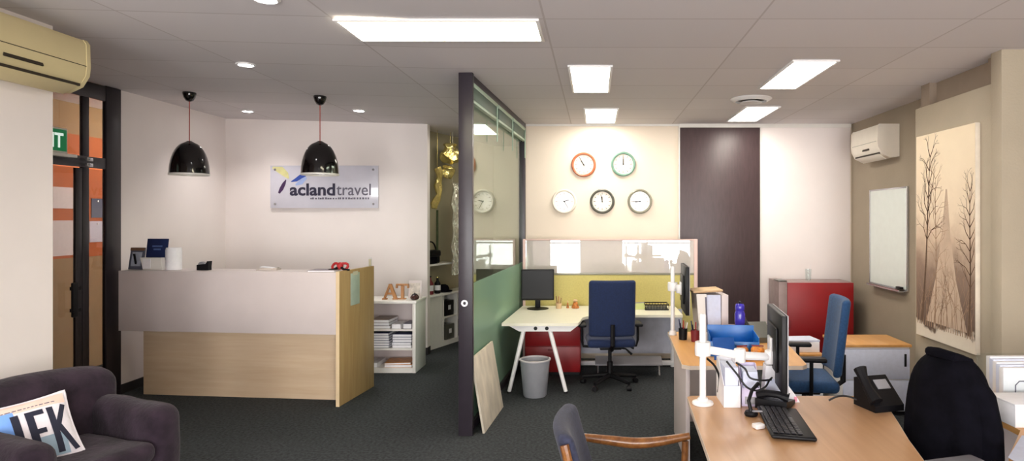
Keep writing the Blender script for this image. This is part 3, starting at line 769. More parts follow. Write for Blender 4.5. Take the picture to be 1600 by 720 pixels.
obj('lock_ring', MB().lathe([(0.012, -0.008), (0.026, -0.008), (0.026, 0.0), (0.012, 0.0)], 24, M=T(-0.005, -0.001, 1.035) @ rot(R(-90), 'X'), closed=True), M_silver, gp)
gpm = T(*PA) @ rot(prz, 'Z')
for i, (y0, y1) in enumerate(((0.06, 1.02), (1.06, 1.82), (1.86, 2.64))):
    bl = thing('venetian_blind', ['raised green grey blind at the near end of the glass partition', 'raised green grey blind in the middle of the glass partition', 'raised green grey blind at the far end of the glass partition'][i], 'blind', gpm @ Vector((0.03, (y0 + y1) / 2, 2.765)), prz, 'raised blinds on the glass partition')
    h = (y1 - y0) / 2
    obj('headrail', MB().box(-0.015, 0.02, -h, h, -0.035, -0.001, 0.002), M_palegreen, bl)
    obj('slat_stack', MB().box(-0.015, 0.018, -h + 0.01, h - 0.01, -0.135, -0.036, 0.001), M_darkteal, bl)
    obj('bottom_rail', MB().box(-0.015, 0.02, -h + 0.005, h - 0.005, -0.16, -0.136, 0.003), M_palegreen, bl)
    obj('wand', MB().tube([(0.024, h - 0.06, -0.03), (0.024, h - 0.06, -0.36)], 0.006, 8), M_palegreen, bl)
# board leaning on the partition
q0, q1 = Vector((-0.878, 5.04, 0)), Vector((-0.832, 5.75, 0))
dirv = (q1 - q0); L = dirv.length; arz = -math.atan2(dirv.x, dirv.y)
bd = thing('leaning_board', 'pale marbled board leaning against the glass partition', 'board', q0, arz)
obj('board_sheet', MB().box(-0.009, 0.009, 0, L, 0, 0.60, 0.002, M=rot(R(-9.5), 'Y')), M_board, bd)

# ================================================================== OFFICE SIDE: BACK WALL
CM = [('copper', 912, 257, M_copper, (10, 55), 'copper rimmed wall clock, upper left of the five'),
      ('teal', 974, 256, M_teal, (12, 0), 'pale teal rimmed wall clock, upper right of the five'),
      ('white', 881.5, 314.5, M_acw, (2, 25), 'white rimmed wall clock, lower left of the five'),
      ('charcoal', 941, 314.5, M_charc, (11, 58), 'charcoal rimmed wall clock, lower middle of the five'),
      ('grey', 1000, 314.5, M_greyrim, (8, 45), 'grey rimmed wall clock, lower right of the five')]
for nm, px, py, m, (hh, mm), label in CM:
    c = at(px, py, YB - 0.04)
    k = thing('wall_clock', label, 'clock', (c.x, YB - 0.002, c.z), 0, 'world clocks on the cream wall')
    RX = rot(R(90), 'X')
    obj('rim', MB().lathe([(0.118, 0.0), (0.146, 0.0), (0.15, 0.012), (0.147, 0.032), (0.136, 0.04), (0.124, 0.036), (0.118, 0.02)], 40, M=RX, closed=True), m, k)
    obj('face', MB().lathe([(0.0, 0.004), (0.119, 0.004), (0.119, 0.016), (0.0, 0.016)], 36, M=RX), M_cface, k)
    tk = MB().lathe([(0.1035, 0.0162), (0.1055, 0.0162), (0.1055, 0.0172), (0.1035, 0.0172)], 36, M=RX, closed=True)
    for i in range(12):
        tk.box(-0.003, 0.003, 0.086 if i % 3 else 0.08, 0.1045, 0.0165, 0.0185, M=RX @ rot(i * PI / 6, 'Z'))
    obj('hour_marks', tk, M_mark, k)
    obj('hour_hand', MB().box(-0.005, 0.005, -0.012, 0.058, 0.0195, 0.0215, M=RX @ rot(-(hh + mm / 60) * PI / 6, 'Z')), M_blackp, k)
    obj('minute_hand', MB().box(-0.0035, 0.0035, -0.015, 0.086, 0.0225, 0.0245, M=RX @ rot(-mm * PI / 30, 'Z')), M_blackp, k)
    obj('hub', MB().lathe([(0.0, 0.0245), (0.008, 0.0245), (0.008, 0.027), (0.0, 0.028)], 14, M=RX), M_blackp, k)

# desk screen: lime fabric below, glossy white above
sc = thing('desk_screen', 'desk screen with lime fabric below and glossy white panel above', 'screen', (0.19, 7.44, 0))
obj('fabric_panel', MB().box(-1.0, 0.955, -0.015, 0.015, 0.30, 1.035, 0.003), M_lime, sc)
obj('gloss_panel', MB().box(-1.0, 0.955, -0.006, 0.006, 1.06, 1.435), M_mirror, sc)
obj('mid_rail', MB().box(-1.0, 0.955, -0.018, 0.018, 1.036, 1.059, 0.002), M_greyrim, sc)
obj('top_rail', MB().box(-1.0, 0.955, -0.016, 0.016, 1.436, 1.452, 0.002), M_pinkw, sc)
obj('end_post', MB().box(0.956, 0.998, -0.02, 0.02, 0.0, 1.452, 0.003), M_pinkw, sc)
obj('end_post', MB().box(-1.03, -1.001, -0.02, 0.02, 0.0, 1.452, 0.003), M_pinkw, sc)

# the white L-shaped desk
DH = 0.68
dk = thing('white_desk', 'white L shaped desk with splayed legs under the wall clocks', 'desk', (0, 6.19, 0))
poly = [(-0.905, 0.0), (-0.20, 0.0), (-0.165, 0.02), (-0.15, 0.10), (-0.13, 0.35), (-0.06, 0.47), (0.06, 0.53), (0.92, 0.53), (0.92, 1.22), (-0.84, 1.22)]
obj('desktop', MB().prism(poly, DH - 0.028, DH), M_whitedesk, dk)
bmx = MB().prism([(-0.84, DH - 0.03), (-0.17, DH - 0.03), (-0.24, DH - 0.085), (-0.74, DH - 0.085)], -0.05, 0.0, M=T(0, 0.03, 0) @ UPRIGHT)
obj('front_beam', bmx, M_wmetal, dk)
obj('cable_hole', MB().lathe([(0.0, 0), (0.018, 0), (0.018, 0.004), (0, 0.004)], 16, M=T(-0.58, 0.03, DH - 0.055) @ UPRIGHT), M_blackp, dk)
obj('cable_hole', MB().lathe([(0.0, 0), (0.018, 0), (0.018, 0.004), (0, 0.004)], 16, M=T(-0.47, 0.03, DH - 0.055) @ UPRIGHT), M_blackp, dk)
obj('leg', MB().tube([(-0.70, 0.055, DH - 0.086), (-0.835, 0.02, 0.015)], [0.022, 0.019], 10), M_wmetal, dk)
obj('leg', MB().tube([(-0.44, 0.055, DH - 0.086), (-0.285, 0.02, 0.015)], [0.022, 0.019], 10), M_wmetal, dk)
obj('leg', MB().tube([(0.88, 1.12, DH - 0.03), (0.88, 1.12, 0.0)], 0.02, 10), M_wmetal, dk)
for xx in (-0.835, -0.285): obj('foot', MB().lathe([(0.022, 0), (0.022, 0.012), (0.016, 0.018)], 14, M=T(xx, 0.02, 0)), M_blackp, dk)
obj('modesty_panel', MB().box(-0.16, 1.0, 1.17, 1.185, 0.14, DH - 0.03), mat('bluish_grey_panel', (186, 188, 200), 0.5), dk)
obj('floor_rail', MB().box(-0.16, 1.0, 1.10, 1.16, 0.02, 0.065, 0.003), M_wmetal, dk)
pd = thing('drawer_pedestal', 'dark red steel pedestal under the white desk', 'pedestal', (-0.46, 6.9, 0))
obj('body', MB().box(-0.30, 0.30, 0.02, 0.42, 0.03, 0.60, 0.004), M_red, pd)
for i in range(2):
    dr = obj('drawer', MB().box(-0.295, 0.295, 0, 0.019, 0.04 + i * 0.28, 0.31 + i * 0.28, 0.003), M_red, pd)
    obj('pull', MB().box(-0.05, 0.05, -0.006, -0.0005, 0.27 + i * 0.28, 0.285 + i * 0.28, 0.002), M_maroon, dr)
obj('plinth', MB().box(-0.29, 0.29, 0.03, 0.41, 0, 0.029), M_blackp, pd)
# monitor on the white desk
def flat_monitor(name, label, loc, rz, w, h, zb, stand=True):
    m = thing(name, label, 'monitor', loc, rz)
    obj('casing', MB().box(-w / 2, w / 2, 0.0, 0.03, zb, zb + h, 0.006).box(-w * 0.3, w * 0.3, 0.03, 0.055, zb + h * 0.2, zb + h * 0.75, 0.01), M_blackp, m)
    obj('screen', MB().box(-w / 2 + 0.014, w / 2 - 0.014, -0.0022, -0.0005, zb + 0.02, zb + h - 0.014), M_screen, m)
    if stand:
        obj('neck', MB().box(-0.03, 0.03, 0.056, 0.08, 0.012, zb + h * 0.4, 0.004), M_blackp, m)
        obj('base', MB().lathe([(0.0, 0), (0.12, 0.0), (0.122, 0.006), (0.05, 0.012), (0.0, 0.012)], 28, M=T(0, 0.05, 0)), M_blackp, m)
    return m
flat_monitor('computer_monitor', 'black monitor facing forward on the left of the white desk', (-0.64, 7.12, DH + 0.0005), R(4), 0.365, 0.345, 0.10)
k = thing('pen_cup', 'tan pen cup with pencils on the white desk in front of the lime screen', 'pen cup', at(873, 476, 7.2) * Vector((1, 1, 0)) if False else (at(873, 476, 7.2).x, 7.2, DH + 0.0005))
obj('cup', MB().lathe([(0.03, 0), (0.034, 0.06), (0.031, 0.06), (0.028, 0.006), (0, 0.006)], 20), M_kraft, k)
for i in range(4): obj('pencil', MB().tube([(0.01 * math.cos(i * 1.7), 0.01 * math.sin(i * 1.7), 0.008), (0.03 * math.cos(i * 1.7), 0.03 * math.sin(i * 1.7), 0.12 + 0.01 * i)], 0.004, 6), [M_oak, M_brownpk, M_maroon, M_kraft][i], k)
for i, (px, hh, lab) in enumerate(((887, 0.085, 'thin orange wooden figurine on the white desk, left of the blue chair'), (899, 0.10, 'broad orange wooden figurine on the white desk, touching the blue chair in view'))):
    k = thing('figurine', lab, 'figurine', (at(px, 476, 7.22).x, 7.22, DH + 0.0005))
    w_ = 0.012 + 0.022 * i
    obj('body', MB().lathe([(w_ * 1.2, 0), (w_ * 1.3, 0.01), (w_, hh * 0.35), (w_ * 0.7, hh * 0.65), (w_ * 0.35, hh * 0.72)], 16), M_brownpk, k)
    obj('head', MB().ell((0, 0, hh * 0.85), (w_ * 0.75, w_ * 0.75, hh * 0.16), 12), M_kraft, k)
k = thing('paper_tray', 'black wire paper tray on the right wing of the white desk', 'tray', (0.68, 7.15, DH + 0.0005))
obj('base', MB().box(-0.13, 0.13, -0.1, 0.1, 0.0, 0.01), M_blackp, k)
obj('rim', MB().tube([(-0.13, -0.1, 0.06), (0.13, -0.1, 0.06), (0.13, 0.1, 0.06), (-0.13, 0.1, 0.06), (-0.13, -0.1, 0.06)], 0.006, 6), M_blackp, k)
wr = MB()
for i in range(9): wr.tube([(-0.13 + i * 0.0325, -0.1, 0.005), (-0.13 + i * 0.0325, -0.1, 0.06)], 0.003, 5).tube([(-0.13 + i * 0.0325, 0.1, 0.005), (-0.13 + i * 0.0325, 0.1, 0.06)], 0.003, 5)
obj('wire_sides', wr, M_blackp, k)
obj('papers', MB().box(-0.11, 0.11, -0.085, 0.085, 0.0105, 0.04), M_charc, k)
k = thing('note_pad', 'pale green note pad propped beside the black paper tray', 'pad', (0.50, 7.12, DH + 0.0005), 0.3)
obj('pages', MB().box(-0.06, 0.06, -0.006, 0.006, 0.0, 0.07, M=rot(R(-25), 'X')), mat('lime_paper', (206, 214, 140), 0.8), k)
obj('binding', MB().box(-0.062, 0.062, -0.008, 0.008, 0.0705, 0.08, 0.002, M=rot(R(-25), 'X')), M_grey, k)
# foot rest behind the chair
k = thing('foot_rest', 'low grey foot rest on the floor behind the blue chair', 'foot rest', (0.36, 6.95, 0))
obj('plate', MB().box(-0.36, 0.36, -0.10, 0.10, 0.13, 0.15, 0.004, M=T(0, 0, 0.02) @ rot(R(14), 'X')), M_grey, k)
for sx in (-0.33, 0.33): obj('leg', MB().tube([(sx, -0.1, 0.01), (sx, 0.0, 0.13), (sx, 0.1, 0.01)], 0.009, 8), M_silver, k)
# bin
k = thing('waste_bin', 'translucent grey waste bin between the splayed desk legs', 'bin', (at(836, 600, 6.12).x, 6.12, 0))
obj('tub', MB().lathe([(0.0, 0.004), (0.105, 0.0), (0.112, 0.01), (0.142, 0.34), (0.136, 0.34), (0.106, 0.014), (0.0, 0.012)], 32), M_bin, k)
obj('rim', MB().lathe([(0.136, 0.341), (0.15, 0.341), (0.152, 0.352), (0.136, 0.355)], 32, closed=True), mat('pale_bin_rim', (196, 192, 194), 0.35), k)
obj('liner', MB().lathe([(0.098, 0.02), (0.13, 0.3), (0.128, 0.3), (0.09, 0.03), (0.0, 0.03)], 24), M_lam, k)

# ------------------------------------------------------------------ office chairs
def office_chair(name, label, loc, rz, fab, arms=True, group=None, armm=None, bw=0.23, top=1.07, az=0.675):
    c = thing(name, label, 'office chair', loc, rz, group)
    obj('seat', MB().soft((0, 0.02, 0.46), (0.24, 0.235, 0.045), 0.04, fn=lambda q: q + Vector((0, 0, -0.02 * max(0, (q.y - 0.12)) / 0.13))), fab, c)
    def bend(q):
        t = (q.z - 0.55) / 0.5
        return q + Vector((0, -0.06 * t + 0.10 * (abs(q.x) / bw) ** 2 * 0.35, 0))
    hz = (top - 0.53) / 2
    obj('backrest', MB().soft((0, -0.225, 0.53 + hz), (bw, 0.032, hz), 0.03, mid=8, fn=bend), fab, c)
    obj('back_bar', MB().tube([(0, 0.02, 0.40), (0, -0.2, 0.40), (0, -0.285, 0.46), (0, -0.285, 0.66)], 0.022, 8), M_blackp, c)
    obj('seat_plate', MB().box(-0.11, 0.11, -0.1, 0.13, 0.375, 0.413, 0.01), M_blackp, c)
    obj('gas_column', MB().lathe([(0.030, 0.09), (0.030, 0.24), (0.018, 0.245), (0.018, 0.374)], 18), M_blackp, c)
    obj('lever', MB().tube([(0.05, 0, 0.385), (0.16, -0.02, 0.37), (0.22, -0.03, 0.315)], [0.008, 0.009, 0.013], 8), M_blackp, c)
    obj('lever', MB().tube([(0.05, 0.06, 0.385), (0.2, 0.05, 0.385), (0.25, 0.04, 0.36)], [0.008, 0.009, 0.012], 8), M_blackp, c)
    for i in range(5):
        a = R(18 + 72 * i)
        dx, dy = math.cos(a), math.sin(a)
        l = obj('base_leg', MB().tube([(0.02 * dx, 0.02 * dy, 0.105), (0.15 * dx, 0.15 * dy, 0.09), (0.29 * dx, 0.29 * dy, 0.072)], [0.028, 0.022, 0.016], 8), M_blackp, c)
        w_ = MB()
        Mw = T(0.285 * dx, 0.285 * dy, 0.027) @ rot(a + 0.6 * i, 'Z') @ rot(R(90), 'X')
        w_.lathe([(0.0, -0.024), (0.024, -0.024), (0.027, -0.018), (0.027, 0.018), (0.024, 0.024), (0, 0.024)], 16, M=Mw)
        obj('caster', w_, M_blackp, l)
    if arms:
        for sx, az in zip((-1, 1), az if isinstance(az, tuple) else (az, az)):
            u = obj('armrest', MB().tube([(sx * 0.12, 0.0, 0.39), (sx * 0.27, 0.0, 0.40), (sx * 0.285, 0.0, 0.46), (sx * 0.285, 0.0, az - 0.02)], 0.014, 8), M_blackp, c)
            obj('arm_pad', MB().soft((sx * 0.285, 0.02, az), (0.042, 0.125, 0.016), 0.015, mid=3), armm or M_blackp, u)
    return c
office_chair('office_chair', 'navy blue office chair seen from behind at the white desk', (0.15, 6.50, 0), R(4), M_blue, arms=True, top=1.09, az=0.62)
office_chair('office_chair', 'bright blue office chair seen side on at the amber desk', (1.60, 4.90, 0), R(82), M_bluer, top=1.10)
office_chair('office_chair', 'office chair at the near desk hidden under a black jacket', (1.40, 2.88, 0), R(106), M_blue, armm=M_charc2, top=0.97, bw=0.12, az=(0.70, 0.65))

# jacket over the near chair's back
jm = T(1.40, 2.88, 0) @ rot(R(106), 'Z')
jk = thing('black_jacket', 'black jacket draped over the back of the near office chair', 'jacket', jm @ Vector((0.02, -0.245, 0)), R(106))
lv = [(1.075, 0.05, 0.020), (1.07, 0.09, 0.045), (1.05, 0.135, 0.07), (1.01, 0.18, 0.095), (0.95, 0.212, 0.11), (0.85, 0.228, 0.12), (0.72, 0.235, 0.125), (0.60, 0.24, 0.125), (0.48, 0.245, 0.13), (0.42, 0.245, 0.13)]
n = 40
Vj, Fj = [], []
for z_, w_, t_ in lv:
    w_ *= 0.86
    for i in range(n):
        a = 2 * PI * i / n
        cx, sx_ = math.cos(a), math.sin(a)
        x_ = w_ * math.copysign(abs(cx) ** 0.75, cx); y_ = t_ * math.copysign(abs(sx_) ** 0.75, sx_)
        fold = 0.012 * math.sin(a * 7 + z_ * 4) * min(1, (1.1 - z_) * 2.5)
        y_ += (0.02 if y_ > 0 else -0.02) * 0 + fold * (1 if sx_ > 0 else -1)
        nn = noise.noise(Vector((x_ * 6, y_ * 6, z_ * 5))) * 0.012
        Vj.append((x_ + nn, y_ + nn - 0.03 * (z_ - 0.6), z_))
for i in range(len(lv) - 1):
    for k_ in range(n): Fj.append([i * n + k_, i * n + (k_ + 1) % n, (i + 1) * n + (k_ + 1) % n, (i + 1) * n + k_])
Fj.append(list(range(n)))
jb = obj('jacket_body', MB().add(Vj, Fj), M_jacket, jk, angle=60)
sub = jb.modifiers.new('soft', 'SUBSURF'); sub.levels = 1; sub.render_levels = 1
for sx in (-1, 1):
    obj('sleeve', MB().tube([(sx * 0.11, -0.01, 0.985), (sx * 0.155, -0.03, 0.9), (sx * 0.18, -0.045, 0.76), (sx * 0.195, -0.04, 0.6), (sx * 0.20, -0.03, 0.44)], [0.05, 0.062, 0.06, 0.056, 0.052], 14), M_jacket, jk)
obj('collar', MB().tube([(-0.085, -0.05, 1.045), (-0.07, 0.03, 1.07), (0.0, 0.05, 1.078), (0.07, 0.03, 1.07), (0.085, -0.05, 1.045), (0.04, -0.11, 0.98)], [0.018, 0.022, 0.024, 0.022, 0.02, 0.012], 10), M_jacket, jk)

# ================================================================== DESK POD
def pod_desk(name, label, loc, poly, m, h, legs):
    d = thing(name, label, 'desk', loc)
    obj('desktop', MB().prism(poly, h - 0.028, h - 0.001), m, d)
    n = len(poly)
    e_ = MB()
    for i in range(n):
        a, b_ = Vector(poly[i]), Vector(poly[(i + 1) % n])
        nrm = Vector((b_.y - a.y, a.x - b_.x)).normalized() * 0.0025
        e_.add([(a.x, a.y, h - 0.028), (b_.x, b_.y, h - 0.028), (b_.x, b_.y, h - 0.002), (a.x, a.y, h - 0.002),
                (a.x + nrm.x, a.y + nrm.y, h - 0.028), (b_.x + nrm.x, b_.y + nrm.y, h - 0.028), (b_.x + nrm.x, b_.y + nrm.y, h - 0.002), (a.x + nrm.x, a.y + nrm.y, h - 0.002)],
               [[4, 5, 6, 7], [3, 2, 6, 7], [0, 1, 5, 4], [1, 2, 6, 5], [0, 3, 7, 4]])
    obj('edge_band', e_, M_deske, d)
    for x_, y_, dx, dy in legs:
        obj('panel_leg', MB().box(x_ - dx, x_ + dx, y_ - dy, y_ + dy, 0, h - 0.029, 0.004), M_lam, d)
    return d
NH = 0.73
npoly = [(0.425, 1.75), (1.27, 1.75), (1.275, 2.2), (1.30, 2.5), (1.37, 2.8), (1.44, 3.05), (1.505, 3.3), (1.515, 3.46), (1.49, 3.49), (0.53, 3.49), (0.50, 3.47)]
pod_desk('near_desk', 'honey wood desk with a wavy right edge in the foreground', (0, 0, 0), npoly, M_desk, NH, [(0.56, 2.62, 0.015, 0.3), (1.1, 3.40, 0.3, 0.015)])
fpoly = [(0.575, 4.24), (0.62, 4.20), (1.36, 4.20), (1.40, 4.24), (1.46, 4.75), (1.50, 5.2), (1.50, 5.45), (0.62, 5.45)]
pod_desk('far_desk', 'amber wood desk beyond the near desk', (0, 0, 0), fpoly, M_desk2, NH, [(0.64, 4.75, 0.015, 0.33), (1.0, 5.35, 0.3, 0.015)])
obj_l = None
# monitor arms with their poles
def monitor_arm(label, px_loc, tilt_pts, top, col_z, br_=0.056):
    a = thing('monitor_arm', label, 'monitor arm', px_loc)
    obj('base', MB().lathe([(0.0, 0), (br_ * 0.96, 0.0), (br_, 0.006), (br_ * 0.95, 0.014), (0.03, 0.022), (0.024, 0.035)], 28), M_wmetal, a)
    obj('pole', MB().lathe([(0.017, 0.034), (0.017, top), (0.013, top + 0.006), (0.0, top + 0.006)], 20), M_wmetal, a)
    obj('collar', MB().lathe([(0.0195, col_z - 0.035), (0.04, col_z - 0.035), (0.042, col_z), (0.04, col_z + 0.035), (0.0195, col_z + 0.035)], 20, closed=True), M_wmetal, a)
    for i in range(len(tilt_pts) - 1):
        p0, p1 = Vector(tilt_pts[i]), Vector(tilt_pts[i + 1])
        u = obj('arm_link', MB().tube([p0, p1], 0.021, 10), M_wmetal, a)
        obj('joint', MB().lathe([(0.0, -0.034), (0.028, -0.034), (0.03, -0.03), (0.03, 0.03), (0.028, 0.034), (0, 0.034)], 18, M=T(*p1)), M_wmetal, u)
    return a
PB0 = Vector((at(1098, 630, 3.33).x, 3.33, NH))
endp = Vector((0.925, 3.38, 0.965))
monitor_arm('white monitor arm on a pole at the left edge of the near desk', PB0, [(0.02, 0, 0.285), tuple(Vector((0.745, 3.30, 0.99)) - PB0), tuple(endp - PB0)], at(0, 492, 3.33).z - NH, 0.29)
def edge_monitor(label, cen, yaw, w, h, roll=0.0):
    m = thing('computer_monitor', label, 'monitor', cen, yaw)
    Mr = rot(roll, 'X')
    obj('casing', MB().box(-w / 2, w / 2, 0.0, 0.028, -h / 2, h / 2, 0.006, M=Mr).box(-w * 0.3, w * 0.3, 0.028, 0.042, -h * 0.3, h * 0.3, 0.008, M=Mr), M_blackp, m)
    obj('bezel', MB().box(-w / 2, -w / 2 + 0.012, -0.006, -0.0005, -h / 2, h / 2, M=Mr).box(w / 2 - 0.012, w / 2, -0.006, -0.0005, -h / 2, h / 2, M=Mr).box(-w / 2 + 0.012, w / 2 - 0.012, -0.006, -0.0005, h / 2 - 0.012, h / 2, M=Mr).box(-w / 2 + 0.012, w / 2 - 0.012, -0.006, -0.0005, -h / 2, -h / 2 + 0.016, M=Mr), M_grey, m)
    obj('screen', MB().box(-w / 2 + 0.0125, w / 2 - 0.0125, -0.0035, -0.0005, -h / 2 + 0.0165, h / 2 - 0.0125, M=Mr), M_screen, m)
    obj('mount_plate', MB().box(-0.05, 0.05, 0.0425, 0.055, -0.05, 0.05, 0.004, M=Mr), M_wmetal, m)
    return m
# local -y is the screen side; screen faces right (+X)
yw = math.atan2(-0.05, 0.42)
edge_monitor('black monitor seen edge on above the near keyboard', (0.978, 3.40, 1.02), R(90) - 0.115, 0.47, 0.385)
FP = Vector((at(1051, 522, 5.30).x, 5.30, NH))
fe = Vector((0.69, 5.22, 1.12))
monitor_arm('white monitor arm on the left edge of the far desk', FP, [(0.012, 0, 0.40), tuple(fe - FP)], 0.56, 0.40, 0.034)
edge_monitor('black monitor seen edge on above the far desk', (0.745, 5.22, 1.125), R(90) - 0.05, 0.46, 0.38)
# keyboard and its neighbours on the near desk
kb = thing('keyboard', 'black keyboard on the near desk', 'keyboard', (0.878, 2.99, NH + 0.0055), R(84))
obj('body', MB().box(-0.22, 0.22, -0.105, 0.09, 0.0, 0.018, 0.012, 3, M=rot(R(2.5), 'X')), M_blackp, kb)
M_keys = mat('key_tops', (46, 45, 50), 0.45, var=0.1)
r5 = random.Random(2)
for row in range(5):
    x = -0.20
    while x < 0.19:
        w_ = 0.021 if not (row == 4 and -0.06 < x < 0.02) else 0.09
        if row in (1, 2, 3) and x > 0.165: w_ = 0.03
        w_ = min(w_, 0.2 - x)
        obj('key', MB().box(x + 0.0012, x + w_ - 0.0012, 0.058 - row * 0.0265, 0.080 - row * 0.0265, 0.0205, 0.026, 0.003, 1, M=rot(R(2.5), 'X')), M_keys, kb)
        x += w_ + 0.001
ph = thing('desk_phone', 'black cordless phone base under the edge on monitor', 'phone', (0.93, 3.305, NH), R(60))
obj('base', MB().prism([(-0.09, 0), (0.09, 0), (0.09, 0.02), (-0.09, 0.05)], -0.08, 0.08, M=UPRIGHT), M_blackp, ph)
obj('handset', MB().tube([(-0.05, 0.075, 0.062), (-0.06, 0.02, 0.075), (-0.06, -0.03, 0.075), (-0.05, -0.08, 0.062)], [0.026, 0.018, 0.018, 0.026], 10), M_blackp, ph)
kp = MB()
for i in range(4):
    for j in range(3): kp.box(-0.005 + i * 0.022, 0.009 + i * 0.022, -0.03 + j * 0.022, -0.014 + j * 0.022, 0.0275 - i * 0.0037 + 0.0045, 0.035 - i * 0.0037)
obj('keypad', kp, M_grey, ph)
hd = thing('headset', 'black headset hooked on a bent stand beside the keyboard', 'headset', (0.765, 3.2, NH), 0)
obj('band', MB().tube([(0.0, -0.06, 0.02), (-0.01, -0.05, 0.07), (0.02, 0.0, 0.11), (0.06, 0.04, 0.13)], [0.01, 0.009, 0.009, 0.011], 8), M_blackp, hd)
obj('ear_cushion', MB().lathe([(0.0, 0), (0.03, 0.0), (0.034, 0.01), (0.028, 0.022), (0, 0.022)], 18, M=T(0.0, -0.06, 0.0)), M_blackp, hd)
obj('mic_boom', MB().tube([(0.0, -0.06, 0.02), (0.03, -0.09, 0.03), (0.07, -0.09, 0.025)], 0.005, 6), M_grey, hd)
us = thing('white_adapter', 'small white adapter at the left of the keyboard', 'adapter', (at(1186, 670, 2.94).x, 2.95, NH), 0.4)
obj('body', MB().box(-0.025, 0.025, -0.02, 0.02, 0, 0.022, 0.006), M_wmetal, us)
obj('plug', MB().tube([(0.025, 0, 0.01), (0.05, 0.0, 0.008)], 0.005, 8), M_silver, us)
def mag_file(name, label, x, y, w, m, h=0.26, rz=0.0, d=0.2):
    f = thing(name, label, 'magazine file', (x, y, NH), rz)
    obj('side', MB().prism([(0, 0), (d, 0), (d, h), (d * 0.75, h), (0, h * 0.5)], 0, 0.004, M=T(-w / 2, 0, 0) @ rot(R(90), 'Z') @ UPRIGHT), m, f)
    obj('side', MB().prism([(0, 0), (d, 0), (d, h), (d * 0.75, h), (0, h * 0.5)], 0, 0.004, M=T(w / 2 - 0.004, 0, 0) @ rot(R(90), 'Z') @ UPRIGHT), m, f)
    obj('front', MB().box(-w / 2 + 0.0042, w / 2 - 0.0042, 0, 0.004, 0, h * 0.5), m, f)
    obj('spine', MB().box(-w / 2 + 0.0042, w / 2 - 0.0042, d - 0.004, d, 0, h), m, f)
    obj('base', MB().box(-w / 2 + 0.0042, w / 2 - 0.0042, 0.0045, d - 0.0045, 0, 0.004), m, f)
    obj('documents', MB().box(-w / 2 + 0.008, w / 2 - 0.01, 0.01, d - 0.02, 0.005, h * 0.92), M_paperb, f)
    return f
mag_file('magazine_file', 'white magazine file nearest the white pole', 0.70, 3.27, 0.085, M_paper, 0.22)
f2 = mag_file('magazine_file', 'lilac tinted magazine file with a grey label, second from the white pole', 0.80, 3.29, 0.09, M_lilac, 0.19, -0.1, 0.17)
obj('label_card', MB().box(-0.03, 0.03, -0.003, -0.0005, 0.012, 0.05), M_grey, f2)
k = thing('document_easel', 'white sloping paper stand behind the edge on monitor', 'paper stand', (0.965, 3.43, NH), R(-4))
obj('sloped_board', MB().prism([(-0.075, 0.0), (0.115, 0.0), (0.105, 0.02), (-0.02, 0.19), (-0.06, 0.19)], -0.02, 0.06, M=UPRIGHT), M_paper, k)
obj('sheet', MB().box(-0.06, 0.05, -0.0625, -0.0605, 0.02, 0.12), M_paperb, k)
obj('pink_tab', MB().box(0.085, 0.10, -0.064, -0.0605, 0.005, 0.03), mat('pink_tab_card', (226, 150, 170), 0.6), k)
# cables
def cable(label, pts, r=0.005):
    o = obj('cable', MB().tube(pts, r, 7), M_blackp)
    return tag(o, label, 'cable')
def smooth(pts, n=6):
    P_ = [Vector(p) for p in pts]; out = []
    for i in range(len(P_) - 1):
        p0 = P_[max(0, i - 1)]; p1 = P_[i]; p2 = P_[i + 1]; p3 = P_[min(len(P_) - 1, i + 2)]
        for j in range(n):
            t = j / n
            out.append(0.5 * ((2 * p1) + (p2 - p0) * t + (2 * p0 - 5 * p1 + 4 * p2 - p3) * t * t + (3 * p1 - p0 - 3 * p2 + p3) * t ** 3))
    return out + [P_[-1]]
cable('black cable looping from the white arm joint to the monitor', smooth([at(1135, 564, 3.24), at(1152, 585, 3.22), at(1166, 604, 3.2), at(1182, 610, 3.2), at(1196, 604, 3.2), at(1202, 594, 3.24), at(1206, 590, 3.3)]))
cable('black cable crossing the white files below the arm', smooth([at(1150, 566, 3.24), at(1164, 576, 3.23), at(1172, 590, 3.22), at(1190, 594, 3.22), at(1205, 593, 3.25)]))
cable('black cable hanging beside the white pole', smooth([at(1105, 560, 3.36), at(1117, 572, 3.38), at(1124, 590, 3.4), at(1122, 612, 3.44)]), 0.006)

# things on the far desk
def open_bin(label, loc, rz, w, d, h, m):
    o = thing('storage_box', label, 'storage box', loc, rz)
    obj('floor_panel', MB().box(-w / 2, w / 2, -d / 2, d / 2, 0, 0.006), m, o)
    for nm, a in (('front_wall', (-w / 2, w / 2, -d / 2, -d / 2 + 0.005, 0.0062, h * 0.62)), ('back_wall', (-w / 2, w / 2, d / 2 - 0.005, d / 2, 0.0062, h)), ('side_wall', (-w / 2, -w / 2 + 0.005, -d / 2 + 0.0052, d / 2 - 0.0052, 0.0062, h * 0.8)), ('side_wall', (w / 2 - 0.005, w / 2, -d / 2 + 0.0052, d / 2 - 0.0052, 0.0062, h * 0.8))):
        obj(nm, MB().box(*a, 0.002), m, o)
    return o
open_bin('open blue plastic box of snacks on the far desk', (0.99, 4.62, NH), -0.12, 0.34, 0.32, 0.17, M_bluepl)
tag(obj('blue_folder', MB().box(-0.075, 0.075, -0.005, 0.005, 0, 0.15, 0.002, M=rot(R(-18), 'X')), mat('royal_blue_card', (20, 84, 168), 0.5, var=0.08)), 'royal blue folder leaning on the front of the blue box', 'folder', loc=(0.885, 4.36, NH + 0.002), rz=0.1)
